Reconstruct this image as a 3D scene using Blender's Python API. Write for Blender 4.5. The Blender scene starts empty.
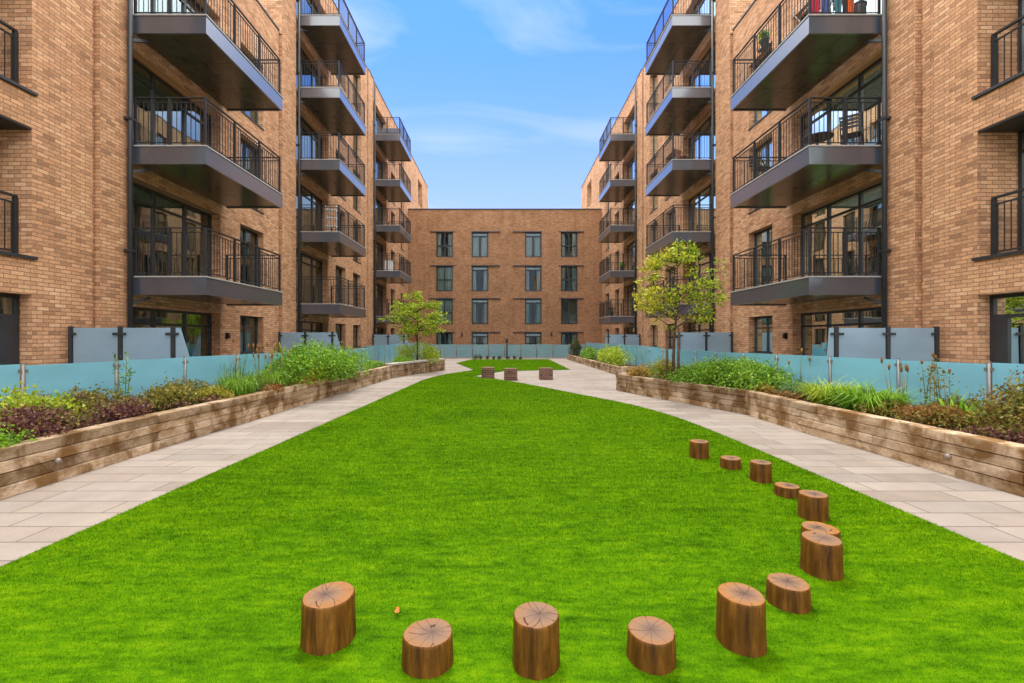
import bpy, bmesh, math, random
import numpy as np
from mathutils import Vector, Matrix
from mathutils.geometry import tessellate_polygon

random.seed(7)
RNG = np.random.default_rng(11)
R = math.radians
scn = bpy.context.scene
COL = scn.collection
F = 2.985            # storey height
XL, XR = -8.60, 8.75  # planes of the two long facades
YF = 41.2            # plane of the far facade

# ------------------------------------------------------------------ helpers
class MB:
    """collects shapes, then links them as ONE mesh object"""
    def __init__(s):
        s.v = []; s.f = []; s.sm = []
    def quad(s, a, b, c, d):
        n = len(s.v); s.v += [tuple(a), tuple(b), tuple(c), tuple(d)]; s.f.append((n, n+1, n+2, n+3)); s.sm.append(False)
    def poly(s, pts):
        n = len(s.v); s.v += [tuple(p) for p in pts]; s.f.append(tuple(range(n, n+len(pts)))); s.sm.append(False)
    def box(s, x0, x1, y0, y1, z0, z1):
        if x0 > x1: x0, x1 = x1, x0
        if y0 > y1: y0, y1 = y1, y0
        if z0 > z1: z0, z1 = z1, z0
        n = len(s.v)
        s.v += [(x0,y0,z0),(x1,y0,z0),(x1,y1,z0),(x0,y1,z0),(x0,y0,z1),(x1,y0,z1),(x1,y1,z1),(x0,y1,z1)]
        for q in ((0,3,2,1),(4,5,6,7),(0,1,5,4),(1,2,6,5),(2,3,7,6),(3,0,4,7)):
            s.f.append(tuple(n+i for i in q)); s.sm.append(False)
    def prism(s, foot, z0, z1, bev=0.0):
        """vertical prism over a convex footprint, top edge chamfered by bev"""
        k = len(foot); n = len(s.v)
        cx = sum(p[0] for p in foot)/k; cy = sum(p[1] for p in foot)/k
        s.v += [(p[0],p[1],z0) for p in foot]
        s.v += [(p[0],p[1],z1-bev) for p in foot]
        def inn(p):
            dx, dy = cx-p[0], cy-p[1]; L = math.hypot(dx,dy) or 1
            return (p[0]+dx/L*bev*1.3, p[1]+dy/L*bev*1.3, z1)
        if bev > 0:
            s.v += [inn(p) for p in foot]
        top = 2 if bev > 0 else 1
        for a in range(top):
            for i in range(k):
                j = (i+1) % k
                s.f.append((n+a*k+i, n+a*k+j, n+(a+1)*k+j, n+(a+1)*k+i)); s.sm.append(False)
        s.f.append(tuple(n+top*k+i for i in range(k))); s.sm.append(False)
        s.f.append(tuple(n+k-1-i for i in range(k))); s.sm.append(False)
    def bar(s, p, q, w, h):
        """box beam from p to q, w wide and h high"""
        p = Vector(p); q = Vector(q); d = (q-p).normalized()
        up = Vector((0,0,1)) if abs(d.z) < .95 else Vector((1,0,0))
        a = d.cross(up).normalized()*w/2; b = a.cross(d).normalized()*h/2
        n = len(s.v)
        for c in (p, q):
            for u in (-a-b, a-b, a+b, -a+b): s.v.append(tuple(c+u))
        for f_ in ((0,1,2,3),(7,6,5,4),(0,4,5,1),(1,5,6,2),(2,6,7,3),(3,7,4,0)):
            s.f.append(tuple(n+i for i in f_)); s.sm.append(False)
    def tube(s, pts, rad, k=6, cap=True):
        pts = [Vector(p) for p in pts]; n0 = len(s.v)
        if not isinstance(rad, (list, tuple)): rad = [rad]*len(pts)
        for i, p in enumerate(pts):
            d = (pts[min(i+1, len(pts)-1)] - pts[max(i-1, 0)]).normalized()
            up = Vector((0,0,1)) if abs(d.z) < .9 else Vector((1,0,0))
            a = d.cross(up).normalized(); b = a.cross(d)
            for j in range(k):
                t = 2*math.pi*j/k
                s.v.append(tuple(p + (a*math.cos(t)+b*math.sin(t))*rad[i]))
        for i in range(len(pts)-1):
            for j in range(k):
                s.f.append((n0+i*k+j, n0+i*k+(j+1)%k, n0+(i+1)*k+(j+1)%k, n0+(i+1)*k+j)); s.sm.append(True)
        if cap:
            s.f.append(tuple(n0+k-1-j for j in range(k))); s.sm.append(False)
            m = n0+(len(pts)-1)*k; s.f.append(tuple(m+j for j in range(k))); s.sm.append(False)
    def build(s, name, mat, parent=None, base=None, origin=(0,0,0)):
        """base: where the parent's own origin stands (vertices are given in that same frame)"""
        me = bpy.data.meshes.new(name)
        o0 = Vector(origin)
        me.from_pydata([tuple(Vector(v)-o0) for v in s.v], [], s.f); me.update()
        me.polygons.foreach_set('use_smooth', s.sm)
        return link(name, me, mat, parent, o0 - Vector(base or (0,0,0)))

def link(name, me, mat, parent=None, loc=(0,0,0)):
    if mat is not None: me.materials.append(mat)
    o = bpy.data.objects.new(name, me); COL.objects.link(o)
    o.location = loc
    if parent is not None: o.parent = parent
    return o
def tag(o, label, cat, group=None, kind=None):
    o['label'] = label; o['category'] = cat
    if group: o['group'] = group
    if kind: o['kind'] = kind
    return o
def structure(o):
    o['kind'] = 'structure'; return o
def empty(name, loc, rz=0.0):
    o = bpy.data.objects.new(name, None); COL.objects.link(o)
    o.location = loc; o.rotation_euler = (0,0,rz); o.empty_display_size = .2
    return o
def copy_tree(o, parent=None):
    c = o.copy(); COL.objects.link(c); c.parent = parent
    for ch in KIDS(o): copy_tree(ch, c)
    return c
def KIDS(o): return [x for x in list(bpy.data.objects) if x.parent == o]

def np_mesh(name, verts, k):
    """mesh from an (N*k,3) array of separate k-gons"""
    n = len(verts)//k
    me = bpy.data.meshes.new(name)
    me.vertices.add(n*k); me.vertices.foreach_set('co', np.ascontiguousarray(verts, dtype=np.float32).ravel())
    me.loops.add(n*k); me.loops.foreach_set('vertex_index', np.arange(n*k, dtype=np.int32))
    me.polygons.add(n)
    me.polygons.foreach_set('loop_start', np.arange(0, n*k, k, dtype=np.int32))
    me.polygons.foreach_set('loop_total', np.full(n, k, dtype=np.int32))
    me.update(calc_edges=True); me.validate()
    return me

# ------------------------------------------------------------------ materials
class NT:
    def __init__(s, name):
        s.m = bpy.data.materials.new(name); s.m.use_nodes = True
        s.t = s.m.node_tree; s.t.nodes.clear()
        s.out = s.t.nodes.new('ShaderNodeOutputMaterial')
    def n(s, typ, **kw):
        nd = s.t.nodes.new(typ)
        for k, v in kw.items():
            if k.startswith('_'): setattr(nd, k[1:], v)
            else:
                key = k.replace('__', ' ')
                if isinstance(v, bpy.types.NodeSocket): s.t.links.new(v, nd.inputs[key])
                else: nd.inputs[key].default_value = v
        return nd
    def l(s, a, b): s.t.links.new(a, b)
    def ramp(s, fac, stops, interp='LINEAR'):
        nd = s.t.nodes.new('ShaderNodeValToRGB'); nd.color_ramp.interpolation = interp
        el = nd.color_ramp.elements
        while len(el) < len(stops): el.new(.5)
        for e, (p, c) in zip(el, stops):
            e.position = p; e.color = (*c, 1) if len(c) == 3 else c
        s.l(fac, nd.inputs[0]); return nd.outputs[0]
    def mix(s, fac, a, b, blend='MIX'):
        nd = s.t.nodes.new('ShaderNodeMix'); nd.data_type = 'RGBA'; nd.blend_type = blend
        for i, v in ((0, fac), (6, a), (7, b)):
            if isinstance(v, bpy.types.NodeSocket): s.l(v, nd.inputs[i])
            else: nd.inputs[i].default_value = v if i == 0 else (*v, 1)
        return nd.outputs[2]
    def math(s, op, a, b=0.0, c=0.0):
        nd = s.t.nodes.new('ShaderNodeMath'); nd.operation = op
        for i, v in enumerate((a, b, c)):
            if isinstance(v, bpy.types.NodeSocket): s.l(v, nd.inputs[i])
            else: nd.inputs[i].default_value = v
        return nd.outputs[0]
    def noise(s, vec, scale, detail=3, rough=.55, dist=0):
        nd = s.n('ShaderNodeTexNoise', Scale=scale, Detail=detail, Roughness=rough, Distortion=dist)
        if vec is not None: s.l(vec, nd.inputs['Vector'])
        return nd.outputs[0]
    def mapping(s, vec, scale=(1,1,1), loc=(0,0,0), rot=(0,0,0)):
        nd = s.n('ShaderNodeMapping'); s.l(vec, nd.inputs[0])
        nd.inputs['Scale'].default_value = scale; nd.inputs['Location'].default_value = loc; nd.inputs['Rotation'].default_value = rot
        return nd.outputs[0]
    def pos(s): return s.n('ShaderNodeNewGeometry').outputs['Position']
    def obj(s): return s.n('ShaderNodeTexCoord').outputs['Object']
    def island(s): return s.n('ShaderNodeNewGeometry').outputs['Random Per Island']
    def bump(s, h, strength=.3, dist=.01):
        nd = s.n('ShaderNodeBump', Strength=strength, Distance=dist); s.l(h, nd.inputs['Height']); return nd.outputs[0]
    def bsdf(s, color, rough=.6, normal=None, **kw):
        nd = s.n('ShaderNodeBsdfPrincipled')
        if isinstance(color, bpy.types.NodeSocket): s.l(color, nd.inputs['Base Color'])
        else: nd.inputs['Base Color'].default_value = (*color, 1)
        if isinstance(rough, bpy.types.NodeSocket): s.l(rough, nd.inputs['Roughness'])
        else: nd.inputs['Roughness'].default_value = rough
        if normal is not None: s.l(normal, nd.inputs['Normal'])
        for k, v in kw.items(): nd.inputs[k.replace('__', ' ')].default_value = v
        return nd.outputs[0]
    def done(s, sh):
        s.l(sh, s.out.inputs[0]); return s.m

def flat(name, c, rough=.5, metallic=0.0, spec=.5, var=.12, scale=6):
    t = NT(name); f = t.noise(t.pos(), scale, 4)
    lo = tuple(x*(1-var) for x in c); hi = tuple(min(1, x*(1+var)) for x in c)
    return t.done(t.bsdf(t.ramp(f, [(.3, lo), (.7, hi)]), rough, Metallic=metallic, Specular__IOR__Level=spec))

def brick_mat(name, c1, c2, c3, mortar, seed=0.0):
    t = NT(name)
    g = t.n('ShaderNodeNewGeometry'); p = t.n('ShaderNodeSeparateXYZ', Vector=g.outputs['Position'])
    nn = t.n('ShaderNodeSeparateXYZ', Vector=g.outputs['True Normal'])
    side = t.math('GREATER_THAN', t.math('ABSOLUTE', nn.outputs[0]), .5)
    u = t.math('ADD', t.math('MULTIPLY', p.outputs[1], side), t.math('MULTIPLY', p.outputs[0], t.math('SUBTRACT', 1.0, side)))
    vec = t.n('ShaderNodeCombineXYZ', X=u, Y=p.outputs[2], Z=0.0).outputs[0]
    wob = t.n('ShaderNodeTexNoise', Scale=9.0, Detail=2.0); t.l(vec, wob.inputs['Vector'])
    wv = t.n('ShaderNodeVectorMath', _operation='MULTIPLY_ADD')
    t.l(wob.outputs['Color'], wv.inputs[0]); wv.inputs[1].default_value = (.010, .010, 0); t.l(vec, wv.inputs[2])
    bk = t.n('ShaderNodeTexBrick', _offset=.5, Scale=1.0, Mortar__Size=.007, Mortar__Smooth=.35, Bias=0.0, Brick__Width=.225, Row__Height=.075)
    t.l(wv.outputs[0], bk.inputs['Vector'])
    bk.inputs['Color1'].default_value = (0,0,0,1); bk.inputs['Color2'].default_value = (1,1,1,1); bk.inputs['Mortar'].default_value = (.5,.5,.5,1)
    val = t.n('ShaderNodeSeparateColor', Color=bk.outputs['Color']).outputs[0]
    col = t.ramp(val, [(0.0, c3), (.14, c2), (.5, c1), (.8, tuple(x*1.15 for x in c1)), (.93, (c1[0]*1.2, c1[1]*1.32, c1[2]*1.45)), (1.0, c1)])
    fine = t.noise(t.mapping(vec, (.5,1,1)), 38, 4, .7)
    col = t.mix(.75, col, t.ramp(fine, [(.25, (.30,.28,.26)), (.75, (.72,.72,.72))]), 'OVERLAY')
    big = t.noise(t.mapping(vec, (.35, .5, 1), (seed, seed, 0)), 1.4, 4, .6)
    col = t.mix(.6, col, t.ramp(big, [(.3, (.36,.34,.33)), (.7, (.64,.64,.65))]), 'OVERLAY')
    drip = t.noise(t.mapping(vec, (2.2, .16, 1), (7+seed, 2, 0)), 1.6, 5, .65)
    col = t.mix(.4, col, t.ramp(drip, [(.32, (.34,.33,.33)), (.6, (.56,.56,.57))]), 'OVERLAY')
    col = t.mix(bk.outputs['Fac'], col, mortar)
    h = t.math('SUBTRACT', t.math('MULTIPLY', fine, .35), bk.outputs['Fac'])
    return t.done(t.bsdf(col, .85, t.bump(h, .75, .012), Specular__IOR__Level=.25))

M = {}
M['brick'] = brick_mat('buff_brick', (.52,.292,.160), (.43,.232,.125), (.315,.168,.095), (.225,.145,.09))
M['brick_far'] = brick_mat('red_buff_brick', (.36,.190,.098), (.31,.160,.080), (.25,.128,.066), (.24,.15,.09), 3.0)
M['brick_seat'] = brick_mat('seat_brick', (.17,.085,.060), (.13,.062,.045), (.085,.045,.035), (.22,.17,.14), 5.0)

M['dark_metal'] = flat('anthracite_metal', (.030,.032,.037), .42, .0, .4)
M['rail'] = flat('railing_metal', (.026,.026,.028), .6, 0, .22)
M['fascia'] = flat('fascia_metal', (.040,.052,.074), .34, .0, .75, .10)
M['coping'] = flat('coping_metal', (.05,.05,.055), .4)
M['frame'] = flat('window_frame', (.028,.031,.036), .4)
M['steel'] = flat('brushed_steel', (.20,.195,.185), .45, .3)
M['fascia'].node_tree.nodes['Principled BSDF'].inputs['Coat Weight'].default_value = 1.0
M['fascia'].node_tree.nodes['Principled BSDF'].inputs['Coat IOR'].default_value = 1.75
M['fascia'].node_tree.nodes['Principled BSDF'].inputs['Coat Roughness'].default_value = .16
M['lip'] = flat('deck_edge', (.33,.33,.33), .5)

def soffit_mat():
    t = NT('soffit_panel'); p = t.pos()
    f = t.noise(p, 3, 3)
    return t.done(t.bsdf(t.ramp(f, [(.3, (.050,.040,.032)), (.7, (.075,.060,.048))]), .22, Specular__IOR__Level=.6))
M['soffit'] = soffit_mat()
def decking_mat():
    t = NT('decking'); sep = t.n('ShaderNodeSeparateXYZ', Vector=t.pos())
    w = t.math('FRACT', t.math('MULTIPLY', sep.outputs[0], 7.0))
    g = t.math('LESS_THAN', w, .06)
    c = t.mix(g, (.22,.17,.13), (.05,.04,.03))
    return t.done(t.bsdf(c, .7))
M['decking'] = decking_mat()

def glass_mat(name='window_glass', tint=(.70,.84,.80), ior=2.4, base=.13):
    t = NT(name)
    fr = t.n('ShaderNodeFresnel', IOR=ior).outputs[0]
    fac = t.math('MINIMUM', t.math('ADD', fr, base), 1.0)
    tr = t.n('ShaderNodeBsdfTransparent'); tr.inputs[0].default_value = (*tint, 1)
    wav = t.noise(t.pos(), 1.3, 1)
    gl = t.n('ShaderNodeBsdfGlossy', Roughness=.015); gl.inputs[0].default_value = (.80,.95,.93,1)
    t.l(t.bump(wav, .05, .05), gl.inputs['Normal'])
    mx = t.n('ShaderNodeMixShader'); t.l(fac, mx.inputs[0]); t.l(tr.outputs[0], mx.inputs[1]); t.l(gl.outputs[0], mx.inputs[2])
    return t.done(mx.outputs[0])
M['glass'] = glass_mat()
M['far_glass'] = glass_mat('clear_window_glass', (.86,.95,.93), 1.55, .02)
def frosted(name, c, tr=.35, rough=.28):
    t = NT(name); p = t.pos()
    col = t.ramp(t.noise(t.mapping(p, (.7,.7,1.6)), 1.6, 4), [(.3, tuple(x*.86 for x in c)), (.7, c)])
    d = t.bsdf(col, rough, Specular__IOR__Level=.45)
    tl = t.n('ShaderNodeBsdfTranslucent'); t.l(col, tl.inputs[0])
    mx = t.n('ShaderNodeMixShader'); mx.inputs[0].default_value = tr
    t.l(d, mx.inputs[1]); t.l(tl.outputs[0], mx.inputs[2])
    return t.done(mx.outputs[0])
M['teal_glass'] = frosted('teal_frosted_glass', (.32,.69,.83), .42, .16)
M['grey_glass'] = frosted('grey_frosted_glass', (.42,.57,.68), .45, .16)
M['green_glass'] = frosted('green_grey_glass', (.30,.48,.52), .35, .1)
def fabric(name, c, freq=0):
    t = NT(name)
    col = t.ramp(t.noise(t.mapping(t.pos(), (9,9,.6)), 3, 3), [(.3, tuple(x*.72 for x in c)), (.7, c)])
    d = t.bsdf(col, .85); tl = t.n('ShaderNodeBsdfTranslucent'); t.l(col, tl.inputs[0])
    mx = t.n('ShaderNodeMixShader'); mx.inputs[0].default_value = .25
    t.l(d, mx.inputs[1]); t.l(tl.outputs[0], mx.inputs[2]); return t.done(mx.outputs[0])
M['curtain_beige'] = fabric('beige_curtain', (.72,.60,.42))
M['curtain_white'] = fabric('white_curtain', (.82,.82,.78))
M['curtain_green'] = fabric('grey_green_curtain', (.48,.60,.54))
M['blind'] = flat('white_blind', (.62,.66,.70), .6)
M['interior'] = flat('room_plaster', (.66,.64,.57), .8)

def paving_mat():
    t = NT('stone_paving'); p = t.pos()
    bk = t.n('ShaderNodeTexBrick', _offset=.37, _squash=1.35, _squash_frequency=3, Scale=1.0, Mortar__Size=.008, Mortar__Smooth=.1, Brick__Width=.84, Row__Height=.30)
    wob = t.n('ShaderNodeTexNoise', Scale=2.5, Detail=2.0); t.l(p, wob.inputs['Vector'])
    wv = t.n('ShaderNodeVectorMath', _operation='MULTIPLY_ADD'); t.l(wob.outputs['Color'], wv.inputs[0]); wv.inputs[1].default_value = (.008,.008,0); t.l(p, wv.inputs[2])
    t.l(wv.outputs[0], bk.inputs['Vector'])
    bk.inputs['Color1'].default_value = (0,0,0,1); bk.inputs['Color2'].default_value = (1,1,1,1); bk.inputs['Mortar'].default_value = (.5,.5,.5,1)
    val = t.n('ShaderNodeSeparateColor', Color=bk.outputs['Color']).outputs[0]
    col = t.ramp(val, [(0, (.215,.175,.145)), (.35, (.258,.215,.180)), (.7, (.29,.248,.212)), (1, (.225,.195,.170))])
    n1 = t.noise(p, 2.3, 5, .65); n2 = t.noise(p, 60, 3, .6)
    col = t.mix(.35, col, t.ramp(n1, [(.3, (.34,.33,.31)), (.7, (.64,.64,.64))]), 'OVERLAY')
    col = t.mix(.22, col, t.ramp(n2, [(.3, (.3,.3,.3)), (.7, (.7,.7,.7))]), 'OVERLAY')
    st = t.noise(t.mapping(p, (1,1,1), (4,9,0)), .8, 6, .7)
    col = t.mix(t.ramp(st, [(.5, (0,0,0)), (.75, (.45,.45,.45))]), col, (.155,.135,.112))
    col = t.mix(bk.outputs['Fac'], col, (.13,.105,.085))
    h = t.math('SUBTRACT', t.math('MULTIPLY', n2, .15), bk.outputs['Fac'])
    return t.done(t.bsdf(col, .75, t.bump(h, .5, .006), Specular__IOR__Level=.3))
M['paving'] = paving_mat()
M['ground'] = flat('town_ground', (.16,.15,.14), .9)

def turf_mat(name, blades):
    t = NT(name); p = t.pos()
    sep = t.n('ShaderNodeSeparateXYZ', Vector=p)
    n1 = t.noise(t.mapping(p, (.5,1.0,1)), .9, 4, .6); n2 = t.noise(t.mapping(p, (.8,3.2,1)), 3.0, 4, .65)
    n4 = t.noise(t.mapping(p, (1,2.2,1)), 11.0, 3, .6)
    f = t.math('ADD', t.math('ADD', t.math('MULTIPLY', n1, .45), t.math('MULTIPLY', n2, .75)), t.math('MULTIPLY', t.math('SUBTRACT', n4, .5), .55))
    f = t.math('SUBTRACT', f, .1)
    if blades:
        f = t.math('ADD', t.math('MULTIPLY', f, .55), t.math('MULTIPLY', t.island(), .45))
        col = t.ramp(f, [(.22, (.015,.058,.001)), (.46, (.082,.197,.001)), (.79, (.235,.375,.003))])
    else:
        n3 = t.noise(p, 90, 2, .7)
        f = t.math('ADD', t.math('MULTIPLY', f, .7), t.math('MULTIPLY', n3, .3))
        col = t.ramp(f, [(.28, (.010,.042,.001)), (.5, (.055,.150,.001)), (.76, (.15,.265,.002))])
    return t.done(t.bsdf(col, .8, Specular__IOR__Level=.02))
M['turf'] = turf_mat('turf_backing', False)
M['blades'] = turf_mat('turf_blades', True)

def timber_mat():
    t = NT('weathered_sleeper'); p = t.pos()
    g = t.n('ShaderNodeNewGeometry')
    n1 = t.noise(t.mapping(p, (1.6,1.6,5)), 1.3, 5, .65, .6)
    n2 = t.noise(t.mapping(p, (3,3,40)), 3, 5, .7, 1.0)
    n3 = t.noise(t.mapping(p, (1.5,1.5,1.2)), 1.8, 4, .6, .3)
    col = t.ramp(n1, [(.25, (.22,.130,.055)), (.42, (.40,.29,.18)), (.6, (.58,.46,.34)), (.8, (.48,.40,.33))])
    col = t.mix(t.ramp(n2, [(.42, (0,0,0)), (.72, (.55,.55,.55))]), col, (.13,.075,.032))
    col = t.mix(t.ramp(n3, [(.45, (0,0,0)), (.60, (.9,.9,.9))]), col, (.150,.075,.020))
    grit = t.noise(t.mapping(p, (14,14,60)), 2.0, 4, .75)
    col = t.mix(.45, col, t.ramp(grit, [(.35, (.22,.20,.18)), (.6, (.62,.61,.60))]), 'OVERLAY')
    isl = t.island()
    col = t.mix(.6, col, t.ramp(isl, [(0, (.24,.21,.17)), (.5, (.50,.48,.45)), (1, (.74,.73,.72))]), 'OVERLAY')
    return t.done(t.bsdf(col, .8, t.bump(n2, .5, .01), Specular__IOR__Level=.2))
M['sleeper'] = timber_mat()
M['cap_stone'] = flat('pale_cap_stone', (.42,.38,.33), .7)

def log_side():
    t = NT('log_side'); o = t.obj()
    n1 = t.noise(t.mapping(o, (9,9,1.2)), 2.2, 5, .65, .4); n2 = t.noise(t.mapping(o, (1,1,1.5)), 5, 3)
    col = t.ramp(n1, [(.30, (.034,.012,.002)), (.52, (.130,.052,.007)), (.78, (.31,.135,.018))])
    col = t.mix(.5, col, t.ramp(n2, [(.3, (.3,.3,.3)), (.7, (.62,.62,.62))]), 'OVERLAY')
    return t.done(t.bsdf(col, .6, t.bump(n1, .6, .01), Specular__IOR__Level=.2))
def log_top():
    t = NT('log_cut_face'); o = t.obj(); oi = t.n('ShaderNodeObjectInfo').outputs['Random']
    sep = t.n('ShaderNodeSeparateXYZ', Vector=o)
    x = t.math('ADD', sep.outputs[0], t.math('MULTIPLY', t.math('SUBTRACT', oi, .5), .05)); y = sep.outputs[1]
    r = t.math('SQRT', t.math('ADD', t.math('MULTIPLY', x, x), t.math('MULTIPLY', y, y)))
    ang = t.math('ARCTAN2', y, x)
    nz = t.noise(o, 14, 4, .6)
    rr = t.math('ADD', r, t.math('MULTIPLY', nz, .05))
    rings = t.math('SINE', t.math('MULTIPLY', rr, 520.0))
    col = t.ramp(t.math('ADD', t.math('MULTIPLY', r, 7.5), t.math('MULTIPLY', nz, .30)), [(.12, (.070,.046,.040)), (.40, (.19,.115,.078)), (.72, (.33,.180,.085)), (1.0, (.40,.165,.036))])
    col = t.mix(t.math('MULTIPLY', t.math('ADD', rings, 1.0), .10), col, (.14,.07,.035))
    hs = t.math('FRACT', t.math('MULTIPLY', oi, 7.31))
    col = t.mix(t.math('MULTIPLY', t.math('MULTIPLY', hs, hs), .5), col, (.20,.145,.12)); col = t.mix(.30, col, (.05,.03,.02))
    cv = t.n('ShaderNodeCombineXYZ', X=t.math('ADD', t.math('MULTIPLY', ang, 1.35), t.math('MULTIPLY', oi, 37.0)), Y=t.math('ADD', t.math('MULTIPLY', r, 2.2), t.math('MULTIPLY', oi, 11.0)), Z=0.0).outputs[0]
    vo = t.n('ShaderNodeTexVoronoi', _feature='DISTANCE_TO_EDGE', _voronoi_dimensions='2D', Scale=1.1); t.l(cv, vo.inputs['Vector'])
    w = t.math('MULTIPLY', r, 1.0)
    crack = t.math('LESS_THAN', t.math('MULTIPLY', vo.outputs['Distance'], t.math('ADD', r, .012)), .0013)
    col = t.mix(t.math('MULTIPLY', crack, .85), col, (.035,.018,.010))
    return t.done(t.bsdf(col, .8, t.bump(t.math('SUBTRACT', t.math('MULTIPLY', rings, .1), crack), .4, .004), Specular__IOR__Level=.15))
M['log_side'] = log_side(); M['log_top'] = log_top()

def soil_mat():
    t = NT('mulch_soil'); p = t.pos(); n = t.noise(p, 35, 5, .7)
    return t.done(t.bsdf(t.ramp(n, [(.3, (.035,.020,.014)), (.55, (.085,.050,.035)), (.8, (.17,.11,.075))]), .95, t.bump(n, 1.0, .03), Specular__IOR__Level=.1))
M['soil'] = soil_mat()
def leaf_mat(name, stops, tr=.35, rough=.5):
    t = NT(name)
    isl = t.island(); n = t.noise(t.pos(), 2.4, 2)
    f = t.math('ADD', t.math('MULTIPLY', isl, .6), t.math('MULTIPLY', n, .4))
    col = t.ramp(f, stops)
    d = t.bsdf(col, rough, Specular__IOR__Level=.3); tl = t.n('ShaderNodeBsdfTranslucent'); t.l(col, tl.inputs[0])
    mx = t.n('ShaderNodeMixShader'); mx.inputs[0].default_value = tr
    t.l(d, mx.inputs[1]); t.l(tl.outputs[0], mx.inputs[2]); return t.done(mx.outputs[0])
M['leaf_bright'] = leaf_mat('bright_leaf', [(.2, (.05,.14,.008)), (.5, (.16,.35,.016)), (.8, (.36,.55,.05))])
M['leaf_lime'] = leaf_mat('lime_leaf', [(.2, (.15,.25,.010)), (.5, (.34,.47,.020)), (.8, (.55,.60,.06))])
M['leaf_mid'] = leaf_mat('mid_leaf', [(.2, (.05,.13,.010)), (.5, (.15,.32,.02)), (.8, (.36,.53,.06))])
M['leaf_dark'] = leaf_mat('dark_leaf', [(.2, (.030,.045,.014)), (.5, (.075,.085,.028)), (.8, (.14,.12,.05))])
M['leaf_yellow'] = leaf_mat('yellow_leaf', [(.2, (.14,.16,.015)), (.5, (.30,.30,.03)), (.8, (.46,.38,.05))])
M['leaf_tree'] = leaf_mat('tree_leaf', [(.2, (.09,.18,.010)), (.5, (.29,.40,.018)), (.8, (.58,.62,.04))])
M['leaf_tree_gold'] = leaf_mat('gold_tree_leaf', [(.2, (.20,.22,.012)), (.5, (.46,.46,.022)), (.8, (.66,.58,.05))])
M['leaf_purple'] = leaf_mat('purple_leaf', [(.2, (.050,.016,.020)), (.5, (.15,.050,.052)), (.8, (.26,.14,.075))])
M['leaf_rust'] = leaf_mat('rust_leaf', [(.2, (.13,.05,.020)), (.5, (.27,.12,.035)), (.8, (.40,.24,.06))])
M['leaf_olive'] = leaf_mat('olive_leaf', [(.2, (.08,.10,.015)), (.5, (.19,.19,.025)), (.8, (.34,.24,.05))])
M['leaf_orange'] = leaf_mat('orange_grass', [(.2, (.20,.11,.02)), (.5, (.38,.22,.03)), (.8, (.50,.36,.08))])
M['leaf_blue'] = leaf_mat('bluegreen_grass', [(.2, (.05,.12,.045)), (.5, (.11,.23,.075)), (.8, (.22,.36,.15))])
M['bark'] = flat('tree_bark', (.085,.055,.038), .85, 0, .2, .35, 18)
M['stake'] = flat('stake_timber', (.15,.085,.05), .8, 0, .2, .3, 10)
M['pale_stone'] = flat('pale_stone', (.30,.27,.24), .85, 0, .2, .35, 9)
M['pot'] = flat('plant_pot', (.05,.06,.05), .6)
M['plastic_black'] = flat('black_plastic', (.018,.018,.02), .45)
M['wood_red'] = flat('red_brown_wood', (.20,.06,.035), .5)
M['white_paint'] = flat('white_paint', (.72,.72,.70), .5, var=.05)
M['cloth_orange'] = flat('orange_cloth', (.70,.12,.02), .85)
M['cloth_red'] = flat('red_cloth', (.52,.02,.06), .85)
M['cloth_blue'] = flat('blue_cloth', (.06,.10,.26), .85)
M['cloth_teal'] = flat('teal_cloth', (.06,.22,.28), .85)
M['cloth_pink'] = flat('pink_cloth', (.55,.33,.36), .85)
M['cushion'] = flat('grey_cushion', (.16,.16,.20), .85)
M['bin'] = flat('grey_plastic', (.10,.10,.11), .5)
M['lamp_glass'] = flat('lamp_lens', (.22,.18,.15), .4)

# ------------------------------------------------------------------ ground, paving, lawn
g = MB(); g.quad((-600,-600,-.06),(600,-600,-.06),(600,900,-.06),(-600,900,-.06))
structure(g.build('ground', M['ground']))
g = MB(); g.quad((XL-.9,-12,0),(XR+.9,-12,0),(XR+.9,YF+.2,0),(XL-.9,YF+.2,0))
structure(g.build('paving', M['paving']))

def smooth(pts, it=2):
    for _ in range(it):
        q = []
        for a, b in zip(pts[:-1], pts[1:]):
            q += [(a[0]*.75+b[0]*.25, a[1]*.75+b[1]*.25), (a[0]*.25+b[0]*.75, a[1]*.25+b[1]*.75)]
        pts = [pts[0]] + q + [pts[-1]]
    return pts
LAWN = ([(-3.55,-2.5), (-3.47,3.1)] + smooth([(-3.06,15.6), (-3.0,17.6), (-2.45,20.2), (-1.5,22.2)], 2) + [(-1.42,22.35)]
        + [(-2.95,28.6), (-2.33,33.4), (3.25,33.4), (3.25,22.8), (-.05,21.8)] + [(-1.27,18.9)]
        + smooth([(-1.2,18.8), (.5,16.3), (2.05,12.9), (3.0,10.95), (3.4,9.4), (3.53,8.0), (3.58,6.4)], 2) + [(3.65,3.6), (3.72,-2.5)])
tris = tessellate_polygon([[Vector((x, y, 0)) for x, y in LAWN]])
g = MB(); ZL = .022
g.v = [(x, y, ZL) for x, y in LAWN] + [(x, y, -.01) for x, y in LAWN]
n = len(LAWN)
for t3 in tris:
    a, b, c = t3
    cr = (LAWN[b][0]-LAWN[a][0])*(LAWN[c][1]-LAWN[a][1]) - (LAWN[b][1]-LAWN[a][1])*(LAWN[c][0]-LAWN[a][0])
    g.f.append((a,b,c) if cr > 0 else (a,c,b)); g.sm.append(False)
for i in range(n):
    j = (i+1) % n; g.f.append((i, j, n+j, n+i)); g.sm.append(False)
structure(g.build('lawn', M['turf']))

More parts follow.
